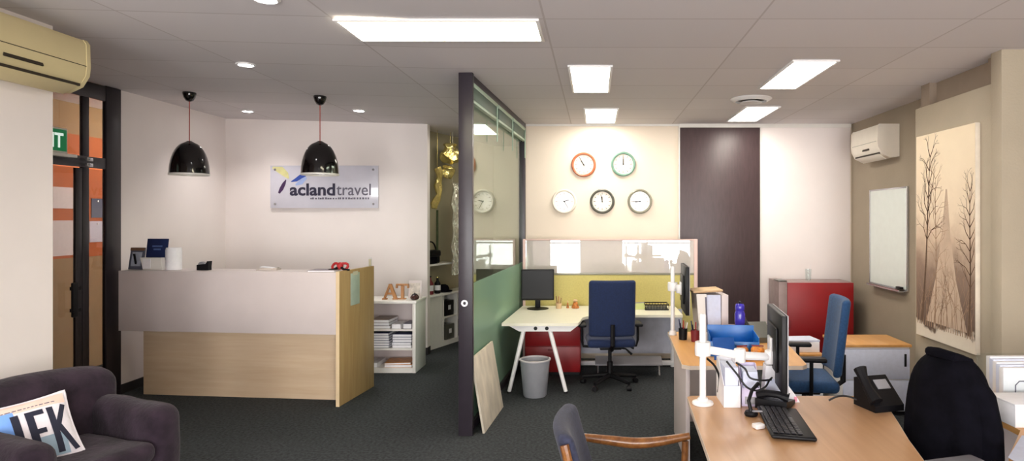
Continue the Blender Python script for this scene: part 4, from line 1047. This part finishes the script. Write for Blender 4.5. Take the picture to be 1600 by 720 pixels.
for i, (dx, dy, lab, mm_) in enumerate(((0.0, -0.235, 'brown orange snack packet in front of the blue box, left one', M_brownpk), (0.11, -0.225, 'brown orange snack packet in front of the blue box, right one', mat('amber_wrap', (206, 128, 44), 0.4, var=0.4, scale=50)))):
    s_ = thing('snack_packet', lab, 'snack packet', (1.0 + dx, 4.62 + dy - 0.02, NH), 0.3 - 0.5 * i)
    obj('pouch', MB().soft((0, 0, 0.045), (0.045, 0.022, 0.045), 0.02, fn=lambda q: q + Vector((0, 0.01 * noise.noise(q * 30), 0.006 * noise.noise(q * 40)))), mm_, s_)
    obj('crimped_top', MB().box(-0.04, 0.04, -0.003, 0.003, 0.091, 0.10, 0.001), M_maroon, s_)
fs = thing('file_sorter', 'tall grey and white file sorter with a kraft lid on the far desk', 'file sorter', (0.93, 5.15, NH), 0.05)
obj('side_panel', MB().prism([(-0.11, 0), (-0.045, 0), (-0.06, 0.37), (-0.14, 0.37)], -0.11, 0.11, M=UPRIGHT), M_gloss, fs)
obj('papers', MB().prism([(-0.043, 0.02), (0.06, 0.02), (0.055, 0.36), (-0.057, 0.36)], -0.10, 0.10, M=UPRIGHT), M_paperb, fs)
obj('back_panel', MB().box(0.062, 0.115, -0.11, 0.11, 0.0, 0.36, 0.002), M_lam, fs)
obj('dark_spine', MB().prism([(-0.06, 0.07), (-0.047, 0.07), (-0.06, 0.345), (-0.072, 0.345)], 0.1102, 0.113, M=UPRIGHT), M_ink2, fs)
obj('lid', MB().box(-0.145, 0.09, -0.12, 0.12, 0.385, 0.40, 0.003, M=rot(R(-3), 'Y')), M_kraft, fs)
k = thing('water_bottle', 'violet blue water bottle standing beside the blue box', 'bottle', (1.112, 4.92, NH))
obj('body', MB().lathe([(0.036, 0), (0.04, 0.01), (0.04, 0.13), (0.036, 0.15), (0.04, 0.17), (0.04, 0.235), (0.03, 0.26)], 24), M_bottle, k)
obj('cap', MB().lathe([(0.034, 0.2605), (0.036, 0.27), (0.036, 0.295), (0.028, 0.31), (0.0, 0.312)], 20), M_bottle, k)
obj('spout', MB().lathe([(0.01, 0.3125), (0.01, 0.328), (0, 0.33)], 12), M_blackp, k)
k = thing('paper_cup', 'beige cup between the file sorter and the violet bottle', 'cup', (1.085, 5.1, NH))
obj('cup_wall', MB().lathe([(0.026, 0), (0.036, 0.11), (0.033, 0.11), (0.024, 0.006), (0, 0.006)], 20), M_kraft, k)
obj('rim', MB().lathe([(0.033, 0.1105), (0.038, 0.1105), (0.038, 0.116), (0.033, 0.116)], 20, closed=True), M_paper, k)
k = thing('desk_phone', 'grey and black desk phone behind the blue box', 'phone', (1.27, 5.05, NH), 0.1)
obj('base', MB().prism([(-0.09, 0), (0.10, 0), (0.10, 0.13), (0.06, 0.14), (-0.09, 0.04)], -0.10, 0.10, M=rot(R(90), 'Z') @ UPRIGHT), M_charc, k)
obj('handset', MB().tube([(-0.085, -0.07, 0.10), (-0.085, 0.0, 0.14), (-0.085, 0.08, 0.165)], [0.028, 0.018, 0.028], 10), M_blackp, k)
obj('display', MB().box(-0.03, 0.07, 0.035, 0.04, 0.10, 0.14, M=T(0, -0.02, 0.005) @ rot(R(-30), 'X')), M_grey, k)
for i, (x_, y_, m, lab) in enumerate(((0.70, 5.10, M_blackp, 'black pen pot behind the white pole of the far desk arm'), (0.785, 5.02, M_maroon, 'maroon pen pot beside the file sorter'))):
    k = thing('pen_pot', lab, 'pen pot', (x_, y_, NH))
    obj('pot', MB().lathe([(0.032, 0), (0.036, 0.09), (0.033, 0.09), (0.029, 0.006), (0, 0.006)], 18), m, k)
    for j in range(5):
        a = j * 1.3
        obj('pen', MB().tube([(0.012 * math.cos(a), 0.012 * math.sin(a), 0.008), (0.035 * math.cos(a), 0.035 * math.sin(a), 0.135 + 0.012 * (j % 3))], 0.0045, 6), [M_wmetal, M_redp, M_navy, M_blackp, M_silver][j], k)
k = thing('computer_mouse', 'black mouse on the right of the amber far desk', 'mouse', (1.40, 4.98, NH), 0.3)
obj('shell', MB().ell((0, 0, 0.012), (0.032, 0.055, 0.022), 14), M_blackp, k)
obj('wheel', MB().lathe([(0, -0.004), (0.009, -0.004), (0.009, 0.004), (0, 0.004)], 12, M=T(0, 0.025, 0.030) @ rot(R(90), 'Y')), M_grey, k)

# phone on the right of the near desk
k = thing('desk_phone', 'black desk phone with raised handset at the right edge of the near desk', 'phone', (1.465, 3.285, NH), R(15))
obj('base', MB().prism([(-0.085, 0), (0.08, 0), (0.08, 0.14), (0.05, 0.15), (-0.085, 0.03)], -0.10, 0.07, M=rot(R(90), 'Z') @ UPRIGHT), M_blackp, k)
obj('handset', MB().tube([(-0.085, -0.075, 0.05), (-0.088, -0.02, 0.10), (-0.088, 0.02, 0.15), (-0.085, 0.05, 0.19)], [0.034, 0.024, 0.024, 0.034], 10), M_blackp, k)
obj('display', MB().box(-0.025, 0.05, -0.03, 0.025, 0.0, 0.004, M=T(0, 0.01, 0.114) @ rot(R(41), 'X')), M_grey, k)
obj('phone_cord', MB().tube(smooth([(-0.08, 0.05, 0.02), (-0.13, 0.08, 0.04), (-0.16, 0.13, 0.03), (-0.2, 0.15, 0.006)]), 0.005, 6), M_blackp, k)

# ================================================================== RIGHT HAND SIDE
def split_ac(name, label, loc, rz, L, Hh, Dp, m):
    a = thing(name, label, 'air conditioner', loc, rz)         # local x along the wall, -y into the room, z up from the bottom
    prof = [(0, 0.01), (Dp * 0.45, 0.0), (Dp * 0.8, Hh * 0.12), (Dp * 0.97, Hh * 0.32), (Dp, Hh * 0.5), (Dp * 0.98, Hh * 0.92), (Dp * 0.9, Hh), (0, Hh)]
    Mx = rot(R(90), 'Y')
    def ext(pr, x0, x1):
        n_ = len(pr)
        V_ = [(x0, -p_[0], p_[1]) for p_ in pr] + [(x1, -p_[0], p_[1]) for p_ in pr]
        return V_, [list(range(n_)), list(range(n_, 2 * n_))[::-1]] + [[i, (i + 1) % n_, n_ + (i + 1) % n_, n_ + i] for i in range(n_)]
    V_, F_ = ext(prof, -L / 2 + 0.03, L / 2 - 0.03)
    obj('body', MB().add(V_, F_), m, a)
    for s0, s1 in ((-L / 2, -L / 2 + 0.0295), (L / 2 - 0.0295, L / 2)):
        V_, F_ = ext([(p_[0] * 1.015, p_[1] * 1.0 + (0.003 if p_[1] > Hh * .9 else 0)) for p_ in prof], s0, s1)
        obj('end_cap', MB().add(V_, F_), m, a)
    obj('louvre', MB().box(-L / 2 + 0.05, L / 2 - 0.06, -0.004, 0.004, -0.05, 0.05, 0.003, M=T(0, -Dp * 0.66, Hh * 0.045) @ rot(R(58), 'X')), m, a)
    obj('outlet_slot', MB().box(-L / 2 + 0.04, L / 2 - 0.04, -0.006, 0.006, -0.008, 0.008, M=T(0, -Dp * 0.84, Hh * 0.145)), M_slot, a)
    obj('display_slot', MB().box(-L * 0.12, L * 0.12, -0.004, 0.004, -0.009, 0.009, M=T(L * 0.05, -Dp * 0.972, Hh * 0.31) @ rot(R(-20), 'X')), M_slot, a)
    obj('panel_seam', MB().box(-L / 2 + 0.031, L / 2 - 0.031, -0.002, 0.002, -0.002, 0.002, M=T(0, -Dp * 0.999, Hh * 0.5)), M_greyrim if m is M_acw else M_slot, a)
    return a
split_ac('air_conditioner', 'small white wall air conditioner above the whiteboard', (3.10, 6.86, 2.315), R(-90), 0.68, 0.34, 0.22, M_acw)
split_ac('air_conditioner', 'aged cream air conditioner on the left wall near the ceiling', (-3.39, 3.49, 2.475), R(90), 1.02, 0.325, 0.235, M_ac)
# whiteboard
wb = thing('whiteboard', 'small whiteboard on the taupe wall under the air conditioner', 'whiteboard', (3.10, 6.755, 0.97))
obj('writing_surface', MB().box(-0.016, -0.004, -0.42, 0.42, 0.015, 1.025), M_whiteboard, wb)
f = MB().box(-0.022, -0.002, -0.435, -0.4205, 0, 1.04, 0.002).box(-0.022, -0.002, 0.4205, 0.435, 0, 1.04, 0.002).box(-0.022, -0.002, -0.42, 0.42, 0, 0.0145, 0.002).box(-0.022, -0.002, -0.42, 0.42, 1.0255, 1.04, 0.002)
obj('frame', f, M_silver, wb)
obj('tray', MB().box(-0.085, -0.0225, -0.40, 0.36, -0.012, -0.002, 0.002).box(-0.085, -0.08, -0.40, 0.36, -0.002, 0.01), M_silver, wb)
k = thing('board_eraser', 'dark eraser on the near end of the whiteboard tray', 'eraser', (3.052, 6.42, 0.9685))
obj('felt', MB().box(-0.022, 0.022, -0.05, 0.05, 0, 0.018, 0.003), M_slot, k)
obj('grip', MB().box(-0.02, 0.02, -0.048, 0.048, 0.0185, 0.04, 0.006), M_blackp, k)
# canvas print
cv = thing('canvas_picture', 'large sepia canvas print of bare trees in mist', 'canvas print', (2.75, 4.985, 0.72))
CW, CH = 0.84, 1.66
def sepia():
    m = mat('misty_sepia', (225, 205, 182), 0.75)
    nt = m.node_tree; b_ = nt.nodes['Principled BSDF']
    tc = [n for n in nt.nodes if n.type == 'TEX_COORD'][0]
    sp = nt.nodes.new('ShaderNodeSeparateXYZ'); nt.links.new(tc.outputs['Object'], sp.inputs[0])
    dv = nt.nodes.new('ShaderNodeMath'); dv.operation = 'DIVIDE'; dv.inputs[1].default_value = CH; nt.links.new(sp.outputs['Z'], dv.inputs[0])
    rp = nt.nodes.new('ShaderNodeValToRGB'); el = rp.color_ramp.elements
    el[0].position = 0.0; el[0].color = lin((226, 214, 196)); el[1].position = 1.0; el[1].color = lin((244, 226, 196))
    for p_, c_ in ((0.055, (222, 208, 190)), (0.075, (96, 76, 62)), (0.12, (112, 90, 78)), (0.34, (146, 122, 106)), (0.50, (206, 182, 158)), (0.62, (230, 210, 184))):
        e_ = el.new(p_); e_.color = lin(c_)
    nz = nt.nodes.new('ShaderNodeTexNoise'); nz.inputs['Scale'].default_value = 7; nz.inputs['Detail'].default_value = 8
    nt.links.new(tc.outputs['Object'], nz.inputs['Vector'])
    ad = nt.nodes.new('ShaderNodeMath'); ad.operation = 'MULTIPLY_ADD'; ad.inputs[1].default_value = 0.22; ad.inputs[2].default_value = -0.11
    nt.links.new(nz.outputs['Fac'], ad.inputs[0])
    a2 = nt.nodes.new('ShaderNodeMath'); a2.operation = 'ADD'; nt.links.new(dv.outputs[0], a2.inputs[0]); nt.links.new(ad.outputs[0], a2.inputs[1])
    nt.links.new(a2.outputs[0], rp.inputs['Fac']); nt.links.new(rp.outputs['Color'], b_.inputs['Base Color'])
    return m
obj('canvas', MB().box(-0.038, -0.001, -CW / 2, CW / 2, 0, CH, 0.003), [mat('canvas_edge', (226, 214, 196), 0.8)], cv)
obj('printed_sky', MB().box(-0.0395, -0.0385, -CW / 2 + 0.002, CW / 2 - 0.002, 0.002, CH - 0.002), sepia(), cv)
M_tree = mat('printed_tree', (104, 80, 62), 0.8, var=0.15, scale=30)
M_tree2 = mat('printed_pale_tree', (158, 128, 104), 0.8, var=0.15, scale=30)
M_mist = mat('printed_mist', (196, 172, 150), 0.8, var=0.06, scale=9)
def strokes(mb, segs, x):
    for (u0, v0, w0, u1, v1, w1) in segs:
        du, dv_ = u1 - u0, v1 - v0; L_ = math.hypot(du, dv_) or 1
        nu, nv = -dv_ / L_, du / L_
        c4 = [(u0 + nu * w0, v0 + nv * w0), (u0 - nu * w0, v0 - nv * w0), (u1 - nu * w1, v1 - nv * w1), (u1 + nu * w1, v1 + nv * w1)]
        c4 = [(max(0.004, min(CW - 0.004, a_)), max(0.004, min(CH - 0.004, b_))) for a_, b_ in c4]
        mb.add([(x, CW / 2 - a_, b_) for a_, b_ in c4], [[0, 1, 2, 3]])
def grow(segs, u, v, ang, L_, w, depth, rr):
    if depth == 0 or w < 0.0006: return
    u1, v1 = u + L_ * math.sin(ang), v + L_ * math.cos(ang)
    segs.append((u, v, w, u1, v1, w * 0.75))
    nb = 2 if depth > 2 else 3
    for i in range(nb):
        grow(segs, u1, v1, ang + rr.uniform(-0.75, 0.75), L_ * rr.uniform(0.6, 0.85), w * rr.uniform(0.45, 0.65), depth - 1, rr)
def printed_tree(u, v0, lean, Ht, w, m, name, x, seed, start=0.3):
    rr = random.Random(seed); segs = []; n_ = 12
    for i in range(n_):
        t0, t1 = i / n_, (i + 1) / n_
        a0 = (u + lean * t0 + 0.012 * math.sin(t0 * 5), v0 + Ht * t0); a1 = (u + lean * t1 + 0.012 * math.sin(t1 * 5), v0 + Ht * t1)
        segs.append((a0[0], a0[1], w * (1 - 0.8 * t0), a1[0], a1[1], w * (1 - 0.8 * t1)))
        if t0 > start:
            for sg in (-1, 1): grow(segs, a1[0], a1[1], sg * rr.uniform(0.35, 0.9), Ht * 0.075 * (1.3 - t0 * 0.6), w * 0.35, 5, rr)
    mb = MB(); strokes(mb, segs, x); obj(name, mb, m, cv)
obj('misty_spire', MB().add([(-0.0402, CW / 2 - a_, b_) for a_, b_ in ((0.17, 0.14), (0.74, 0.14), (0.60, 0.5), (0.52, 0.85), (0.475, 1.2), (0.455, 1.2), (0.40, 0.85), (0.31, 0.5))], [[0, 1, 2, 3, 4, 5, 6, 7]]), M_mist, cv)
printed_tree(0.10, 0.13, 0.14, 1.34, 0.016, M_tree, 'left_tree', -0.0408, 4, 0.35)
printed_tree(0.30, 0.14, 0.02, 1.15, 0.008, M_tree2, 'slim_tree', -0.0405, 9, 0.3)
printed_tree(0.76, 0.12, 0.03, 1.05, 0.013, M_tree, 'right_tree', -0.0408, 12, 0.2)
sp_ = []
rr = random.Random(8)
for i in range(26):
    u_ = 0.03 + 0.78 * i / 25
    grow(sp_, u_, 0.10, rr.uniform(-0.2, 0.2), rr.uniform(0.10, 0.22), 0.0055, 4, rr)
mb = MB(); strokes(mb, sp_, -0.0404); obj('undergrowth', mb, M_tree2, cv)
# red cabinet
rc = thing('red_cabinet', 'red fronted grey steel cabinet in the back right corner', 'cabinet', (2.505, 7.25, 0))
obj('carcass', MB().box(-0.425, -0.33, 0, 0.42, 0.04, 0.975, 0.004).box(-0.33, 0.425, 0.025, 0.42, 0.04, 0.965, 0.004), mat('mauve_grey_steel', (160, 140, 138), 0.5), rc)
for x0, x1 in ((-0.328, 0.423),):
    d_ = obj('door', MB().box(x0, x1, 0.0, 0.024, 0.05, 0.962, 0.003), M_red, rc)
    obj('handle', MB().box(x0 + 0.02, x0 + 0.03, -0.014, -0.0005, 0.45, 0.55, 0.003), M_maroon, d_)
obj('plinth', MB().box(-0.41, 0.41, 0.03, 0.41, 0, 0.039), M_blackp, rc)
obj('top_corner', MB().box(-0.43, -0.335, -0.01, 0.2, 0.9755, 0.99, 0.003), M_charc, rc)
k = thing('drinking_glass', 'clear drinking glass on top of the red cabinet', 'glass', (2.47, 7.42, 0.966))
obj('glass_wall', MB().lathe([(0.03, 0), (0.036, 0.14), (0.033, 0.14), (0.028, 0.01), (0, 0.01)], 20), M_clear, k)
obj('stirrer', MB().tube([(0.01, 0, 0.012), (0.028, 0, 0.19)], 0.003, 6), M_wmetal, k)
# white credenza
cd = thing('credenza', 'low white cupboard with amber wood top under the whiteboard', 'cupboard', (2.42, 5.50, 0))
obj('body', MB().box(-0.29, 0.29, 0.02, 0.46, 0.03, 0.585, 0.003), M_wmetal, cd)
obj('top', MB().box(-0.30, 0.30, -0.005, 0.47, 0.586, 0.61, 0.003), M_desk2, cd)
for i in range(2):
    d_ = obj('drawer', MB().box(-0.285, 0.285, 0.0, 0.019, 0.04 + 0.27 * i, 0.30 + 0.27 * i, 0.003), M_paperb, cd)
    if i == 1: obj('lock', MB().box(0.235, 0.255, -0.008, -0.0005, 0.42, 0.53, 0.004), M_blackp, d_)
obj('plinth', MB().box(-0.28, 0.28, 0.03, 0.45, 0, 0.029), M_blackp, cd)
k = thing('drawer_pedestal', 'low white pedestal with amber top behind the bright blue chair', 'pedestal', (1.86, 5.72, 0))
obj('body', MB().box(-0.18, 0.18, 0.02, 0.46, 0.03, 0.46, 0.003), M_wmetal, k)
obj('top', MB().box(-0.185, 0.185, 0, 0.465, 0.461, 0.48, 0.003), M_desk2, k)
for i in range(2): 
    d_ = obj('drawer', MB().box(-0.175, 0.175, 0.001, 0.019, 0.04 + 0.21 * i, 0.245 + 0.21 * i, 0.003), M_paper, k)
    obj('pull', MB().box(-0.04, 0.04, -0.008, 0.0005, 0.21 + 0.21 * i, 0.222 + 0.21 * i, 0.002), M_grey, d_)
obj('plinth', MB().box(-0.17, 0.17, 0.03, 0.45, 0, 0.029), M_blackp, k)
k = thing('paper_ream', 'white paper ream on the low pedestal behind the blue chair', 'paper ream', (1.88, 5.9, 0.4805), 0.05)
obj('wrapped_pages', MB().box(-0.15, 0.15, -0.105, 0.105, 0, 0.09, 0.003), M_paper, k)
obj('loose_sheets', MB().box(-0.15, 0.15, -0.105, 0.105, 0.0905, 0.11, 0.001, M=rot(0.06, 'Z')), M_paperb, k)
# side desk at the right edge with its papers
sd = thing('side_desk', 'wood topped desk along the right wall behind the jacket', 'desk', (2.44, 2.75, 0))
obj('desktop', MB().prism([(-0.50, 0.75), (-0.50, 0.17), (-0.76, -0.15), (-0.82, -0.9), (0.50, -0.9), (0.50, 0.75)], NH - 0.028, NH - 0.0005), M_desk2, sd)
obj('panel_leg', MB().box(-0.44, 0.48, 0.68, 0.70, 0, NH - 0.029, 0.002), M_lam, sd)
obj('panel_leg', MB().box(-0.44, 0.48, -0.86, -0.84, 0, NH - 0.029, 0.002), M_lam, sd)
k = thing('brochure_rack', 'clear rack full of white papers on the side desk', 'brochure rack', (2.245, 3.3, NH), 0.03)
obj('rack_back', MB().box(-0.21, 0.21, 0.11, 0.116, 0, 0.25, 0.001), M_clear, k)
obj('rack_front', MB().box(-0.21, 0.21, -0.10, -0.096, 0, 0.18, 0.001), M_clear, k)
obj('rack_base', MB().box(-0.21, 0.21, -0.095, 0.109, 0, 0.006), M_clear, k)
for i in range(5):
    yy = -0.085 + i * 0.038
    obj('document_stack', MB().box(-0.2 + 0.008 * i, 0.2 - 0.01 * (i % 2), yy, yy + 0.034, 0.0065, 0.215 + 0.006 * i, 0.001), [M_paper, M_paperb][i % 2], k)
obj('outline_print', MB().tube([(-0.14, -0.0865, 0.02), (-0.14, -0.0865, 0.13), (-0.12, -0.0865, 0.15), (0.16, -0.0865, 0.15)], 0.003, 6), M_ink2, k)
k = thing('white_box', 'small white carton on the side desk in front of the papers', 'box', (2.09, 3.06, NH), 0.04)
obj('carton', MB().box(-0.155, 0.155, -0.1, 0.1, 0, 0.10, 0.003), M_paper, k)
obj('lid_flap', MB().box(-0.157, 0.157, -0.102, 0.102, 0.1005, 0.108, 0.002), M_paper, k)
obj('carton_print', MB().box(-0.05, 0.0, -0.102, -0.1005, 0.05, 0.056), M_grey, k)
k = thing('paper_sheets', 'large bluish white sheets at the near end of the side desk', 'papers', (2.21, 2.62, NH), -0.02)
obj('upper_sheet', MB().prism([(-0.55, -0.55), (0.3, -0.55), (0.3, 0.20), (-0.33, 0.20), (-0.55, -0.06)], 0.0065, 0.009), M_paperb, k)
obj('lower_sheet', MB().prism([(-0.50, -0.6), (0.33, -0.6), (0.33, 0.18), (-0.31, 0.18), (-0.5, -0.05)], 0.0005, 0.006), M_paper, k)

# ================================================================== FOREGROUND: WOODEN ARMCHAIR
wc = thing('wooden_armchair', 'wooden armchair with slate blue back in the foreground', 'armchair', (0.175, 2.84, -0.0), R(-90))   # faces +X
W2 = 0.265
def lean(q): return q + Vector((0, -0.10 * max(0, q.z - 0.5) / 0.35 + 0.05 * (abs(q.x) / W2) ** 2, 0))
obj('seat', MB().soft((0, 0.03, 0.43), (0.245, 0.25, 0.04), 0.035), M_slate, wc)
obj('backrest', MB().soft((0, -0.245, 0.645), (0.24, 0.035, 0.17), 0.034, mid=8, fn=lean), M_slate, wc)
for sx in (-1, 1):
    obj('rear_leg', MB().tube(smooth([(sx * 0.262, -0.30, 0.0), (sx * 0.262, -0.25, 0.30), (sx * 0.262, -0.235, 0.5), (sx * 0.258, -0.285, 0.72), (sx * 0.25, -0.30, 0.78)]), 0.019, 10), M_oak, wc)
    obj('front_leg', MB().tube([(sx * 0.262, 0.25, 0.0), (sx * 0.262, 0.255, 0.35), (sx * 0.262, 0.262, 0.618)], [0.015, 0.019, 0.017], 10), M_oak, wc)
    ap = smooth([(sx * 0.262, -0.255, 0.640), (sx * 0.268, -0.12, 0.621), (sx * 0.275, 0.02, 0.604), (sx * 0.275, 0.15, 0.614), (sx * 0.268, 0.285, 0.642)])
    am = MB().tube(ap, [0.016 + 0.010 * math.sin(PI * i / (len(ap) - 1)) for i in range(len(ap))], 12)
    obj('armrest', am, M_oak, wc)
    obj('side_rail', MB().box(sx * 0.262 - 0.012, sx * 0.262 + 0.012, -0.235, 0.245, 0.35, 0.385, 0.003), M_oak, wc)
obj('front_rail', MB().box(-0.25, 0.25, 0.24, 0.262, 0.345, 0.385, 0.003), M_oak, wc)

# ================================================================== PURPLE ARMCHAIR AND CUSHION
ac_loc, ac_rz = Vector((-2.83, 3.44, 0)), R(-108)
pc = thing('velvet_armchair', 'dark purple velvet tub armchair against the left wall', 'armchair', ac_loc, ac_rz)
def lump(q): return q + Vector((0, 0, 0.012 * noise.noise(q * 5)))
obj('base', MB().soft((0, 0.0, 0.22), (0.35, 0.30, 0.16), 0.05), M_velvet, pc)
obj('seat_cushion', MB().soft((0, 0.05, 0.395), (0.245, 0.29, 0.06), 0.05, fn=lump), M_velvet, pc)
def backf(q):
    t = max(0, q.z - 0.4) / 0.5
    return q + Vector((q.x * 0.10 * t, -0.05 * t + 0.05 * (abs(q.x) / 0.4) ** 2.5, -0.05 * (abs(q.x) / 0.4) ** 2 * (1 if q.z > 0.6 else 0))) + Vector((0, 0, 0.012 * noise.noise(q * 4)))
obj('backrest', MB().soft((0, -0.265, 0.52), (0.385, 0.095, 0.32), 0.09, mid=10, fn=backf), M_velvet, pc)
def armf(q):
    t = (q.y + 0.4) / 0.8
    return q + Vector((0, 0, (0.03 - 0.035 * t) * (1 if q.z > 0.45 else 0))) + Vector((0.01 * noise.noise(q * 6), 0, 0.01 * noise.noise(q * 6 + Vector((3, 3, 3)))))
for sx in (-1, 1):
    obj('arm', MB().soft((sx * 0.325, 0.02, 0.345), (0.09, 0.32, 0.285), 0.085, mid=8, fn=armf), M_velvet, pc)
for sx in (-0.28, 0.28):
    for sy in (-0.24, 0.24):
        obj('foot', MB().lathe([(0.02, 0), (0.028, 0.06)], 14, M=T(sx, sy, 0)), M_blackp, pc)
# cushion
cu_loc = Vector((-2.84, 3.28, 0.42)); cu_rz = R(52)
cu = thing('cushion', 'white and blue cushion with large dark letters JFK on the velvet armchair', 'cushion', cu_loc, cu_rz)
Mc0 = rot(R(-34), 'X') @ rot(R(-7), 'Y')
CS = 0.22
Mc = Mc0 @ Matrix.Scale(0.85, 4)
def pil(x, z, side):                                   # pillow surface height
    e_ = (1 - abs(x / CS) ** 2.6) * (1 - abs(z / CS) ** 2.6)
    return side * (0.006 + 0.062 * max(0, e_) ** 0.55)
def pinch(x, z):
    k_ = 1 - 0.07 * (1 - abs(x / CS) ** 2) * abs(z / CS) ** 3
    k2 = 1 - 0.07 * (1 - abs(z / CS) ** 2) * abs(x / CS) ** 3
    return x * k2, z * k_
N = 22
pvm = MB()
for side in (-1, 1):
    V_, F_ = [], []
    for i in range(N + 1):
        for j in range(N + 1):
            x_ = -CS + 2 * CS * i / N; z_ = -CS + 2 * CS * j / N
            a_, b_ = pinch(x_, z_)
            V_.append((a_, pil(x_, z_, side), b_ + CS))
    for i in range(N):
        for j in range(N): F_.append([i * (N + 1) + j, (i + 1) * (N + 1) + j, (i + 1) * (N + 1) + j + 1, i * (N + 1) + j + 1])
    pvm.add(V_, F_, Mc)
edge = []
for s0 in range(4):
    for i in range(N):
        t = -CS + 2 * CS * i / N
        x_, z_ = [(t, -CS), (CS, t), (-t, CS), (-CS, -t)][s0]
        a_, b_ = pinch(x_, z_); edge.append((a_, 0, b_ + CS))
edge.append(edge[0])
obj('cover', pvm, M_pillow, cu, angle=80)
obj('piping', MB().tube(edge, 0.009, 8, M=Mc), M_pillow, cu)
def wrap(mb, off):                                     # lay a flat pattern (x, z) onto the pillow front
    for i, v_ in enumerate(mb.V):
        x_, z_ = v_.x, v_.z
        a_, b_ = pinch(x_, z_)
        mb.V[i] = Mc @ Vector((a_, pil(x_, z_, -1) - off, b_ + CS))
    return mb
def patch(x0, x1, z0, z1, n_=14):
    mb = MB(); V_, F_ = [], []
    for i in range(n_ + 1):
        for j in range(n_ + 1): V_.append((x0 + (x1 - x0) * i / n_, 0, z0 + (z1 - z0) * j / n_))
    for i in range(n_):
        for j in range(n_): F_.append([i * (n_ + 1) + j, (i + 1) * (n_ + 1) + j, (i + 1) * (n_ + 1) + j + 1, i * (n_ + 1) + j + 1])
    return mb.add(V_, F_)
obj('peach_band', wrap(patch(-0.205, 0.205, 0.135, 0.205), 0.0012), M_peach, cu)
obj('blue_patch', wrap(patch(-0.205, -0.06, -0.08, 0.150), 0.0016), M_skyb, cu)
obj('grey_blue_patch', wrap(patch(0.02, 0.15, -0.2, -0.06), 0.0016), mat('pillow_grey_blue', (150, 172, 190), 0.9), cu)
def stroke(mb, pts, w):
    for i in range(len(pts) - 1):
        (x0, z0), (x1, z1) = pts[i], pts[i + 1]
        L_ = math.hypot(x1 - x0, z1 - z0); nx, nz = -(z1 - z0) / L_ * w, (x1 - x0) / L_ * w
        n_ = max(2, int(L_ / 0.02)); V_, F_ = [], []
        for k_ in range(n_ + 1):
            t = k_ / n_; x_, z_ = x0 + (x1 - x0) * t, z0 + (z1 - z0) * t
            for q in range(3):
                s_ = 1 - q
                V_.append((x_ + nx * s_, 0, z_ + nz * s_))
        for k_ in range(n_):
            for q in range(2): F_.append([k_ * 3 + q, (k_ + 1) * 3 + q, (k_ + 1) * 3 + q + 1, k_ * 3 + q + 1])
        mb.add(V_, F_)
    return mb
lw = 0.019
lm = MB()
stroke(lm, [(-0.062, 0.12), (-0.062, -0.12), (-0.075, -0.16), (-0.11, -0.175), (-0.145, -0.155), (-0.155, -0.11)], lw)
lm2 = MB(); stroke(lm2, [(0.005, 0.12), (0.005, -0.185)], lw); stroke(lm2, [(0.005, 0.103), (0.075, 0.103)], 0.017); stroke(lm2, [(0.005, -0.02), (0.065, -0.02)], 0.016)
lm3 = MB(); stroke(lm3, [(0.108, 0.12), (0.108, -0.185)], 0.017); stroke(lm3, [(0.185, 0.12), (0.118, -0.03)], 0.015); stroke(lm3, [(0.128, -0.01), (0.19, -0.185)], 0.016)
M_letter = mat('pillow_ink', (34, 36, 54), 0.9, var=0.1)
for nm, l_ in (('letter_J', lm), ('letter_F', lm2), ('letter_K', lm3)): obj('printed_letter', wrap(l_, 0.0028), M_letter, cu)
sm = MB()
x_ = -0.16
r6 = random.Random(4)
while x_ < 0.15:
    w_ = r6.choice((0.012, 0.02, 0.026)); stroke(sm, [(x_, 0.155), (x_ + w_, 0.155)], 0.0035); x_ += w_ + 0.007
obj('small_print', wrap(sm, 0.0026), M_ink2, cu)

# ================================================================== LIGHT, CAMERA
w = bpy.data.worlds.new('daylight'); S.world = w; w.use_nodes = True
bg = w.node_tree.nodes['Background']
bg.inputs['Color'].default_value = (1.0, 0.965, 0.95, 1); bg.inputs['Strength'].default_value = 20.0
for x0, x1, z0, z1 in ops:
    L = bpy.data.lights.new('window_portal', 'AREA'); L.shape = 'RECTANGLE'; L.size = x1 - x0; L.size_y = z1 - z0
    L.cycles.is_portal = True
    o = bpy.data.objects.new('window_portal', L); COL.objects.link(o)
    o.location = ((x0 + x1) / 2, YREAR - 0.16, (z0 + z1) / 2); o.rotation_euler = (R(90), 0, 0)
def lamp(name, loc, energy, size, col):
    L = bpy.data.lights.new(name, 'POINT'); L.energy = energy; L.shadow_soft_size = size; L.color = col
    o = bpy.data.objects.new(name, L); COL.objects.link(o); o.location = loc
lamp('hallway_point_light', (-5.1, 7.6, 2.6), 14, 0.1, (1, 0.9, 0.8))  # unseen point light in the hallway, no fixture modelled

cam = bpy.data.cameras.new('camera'); cam.sensor_width = 36.0; cam.lens = F / 1600 * 36.0
cam.shift_x = -(VX - 800) / 1600; cam.shift_y = -(360 - VY) / 1600
cam.clip_start = 0.05
co = bpy.data.objects.new('camera', cam); COL.objects.link(co)
co.location = (0, 0, CAMZ); co.rotation_euler = (R(90), 0, 0)
S.camera = co
S.view_settings.view_transform = 'Standard'; S.view_settings.look = 'None'
S.view_settings.gamma = 1.0; S.view_settings.use_curve_mapping = False
S.view_settings.exposure = 0.15
S.cycles.max_bounces = 8; S.cycles.transparent_max_bounces = 12; S.cycles.diffuse_bounces = 5; S.cycles.glossy_bounces = 4
S.cycles.sample_clamp_indirect = 6.0; S.cycles.use_denoising = True
S.cycles.caustics_reflective = False; S.cycles.caustics_refractive = False
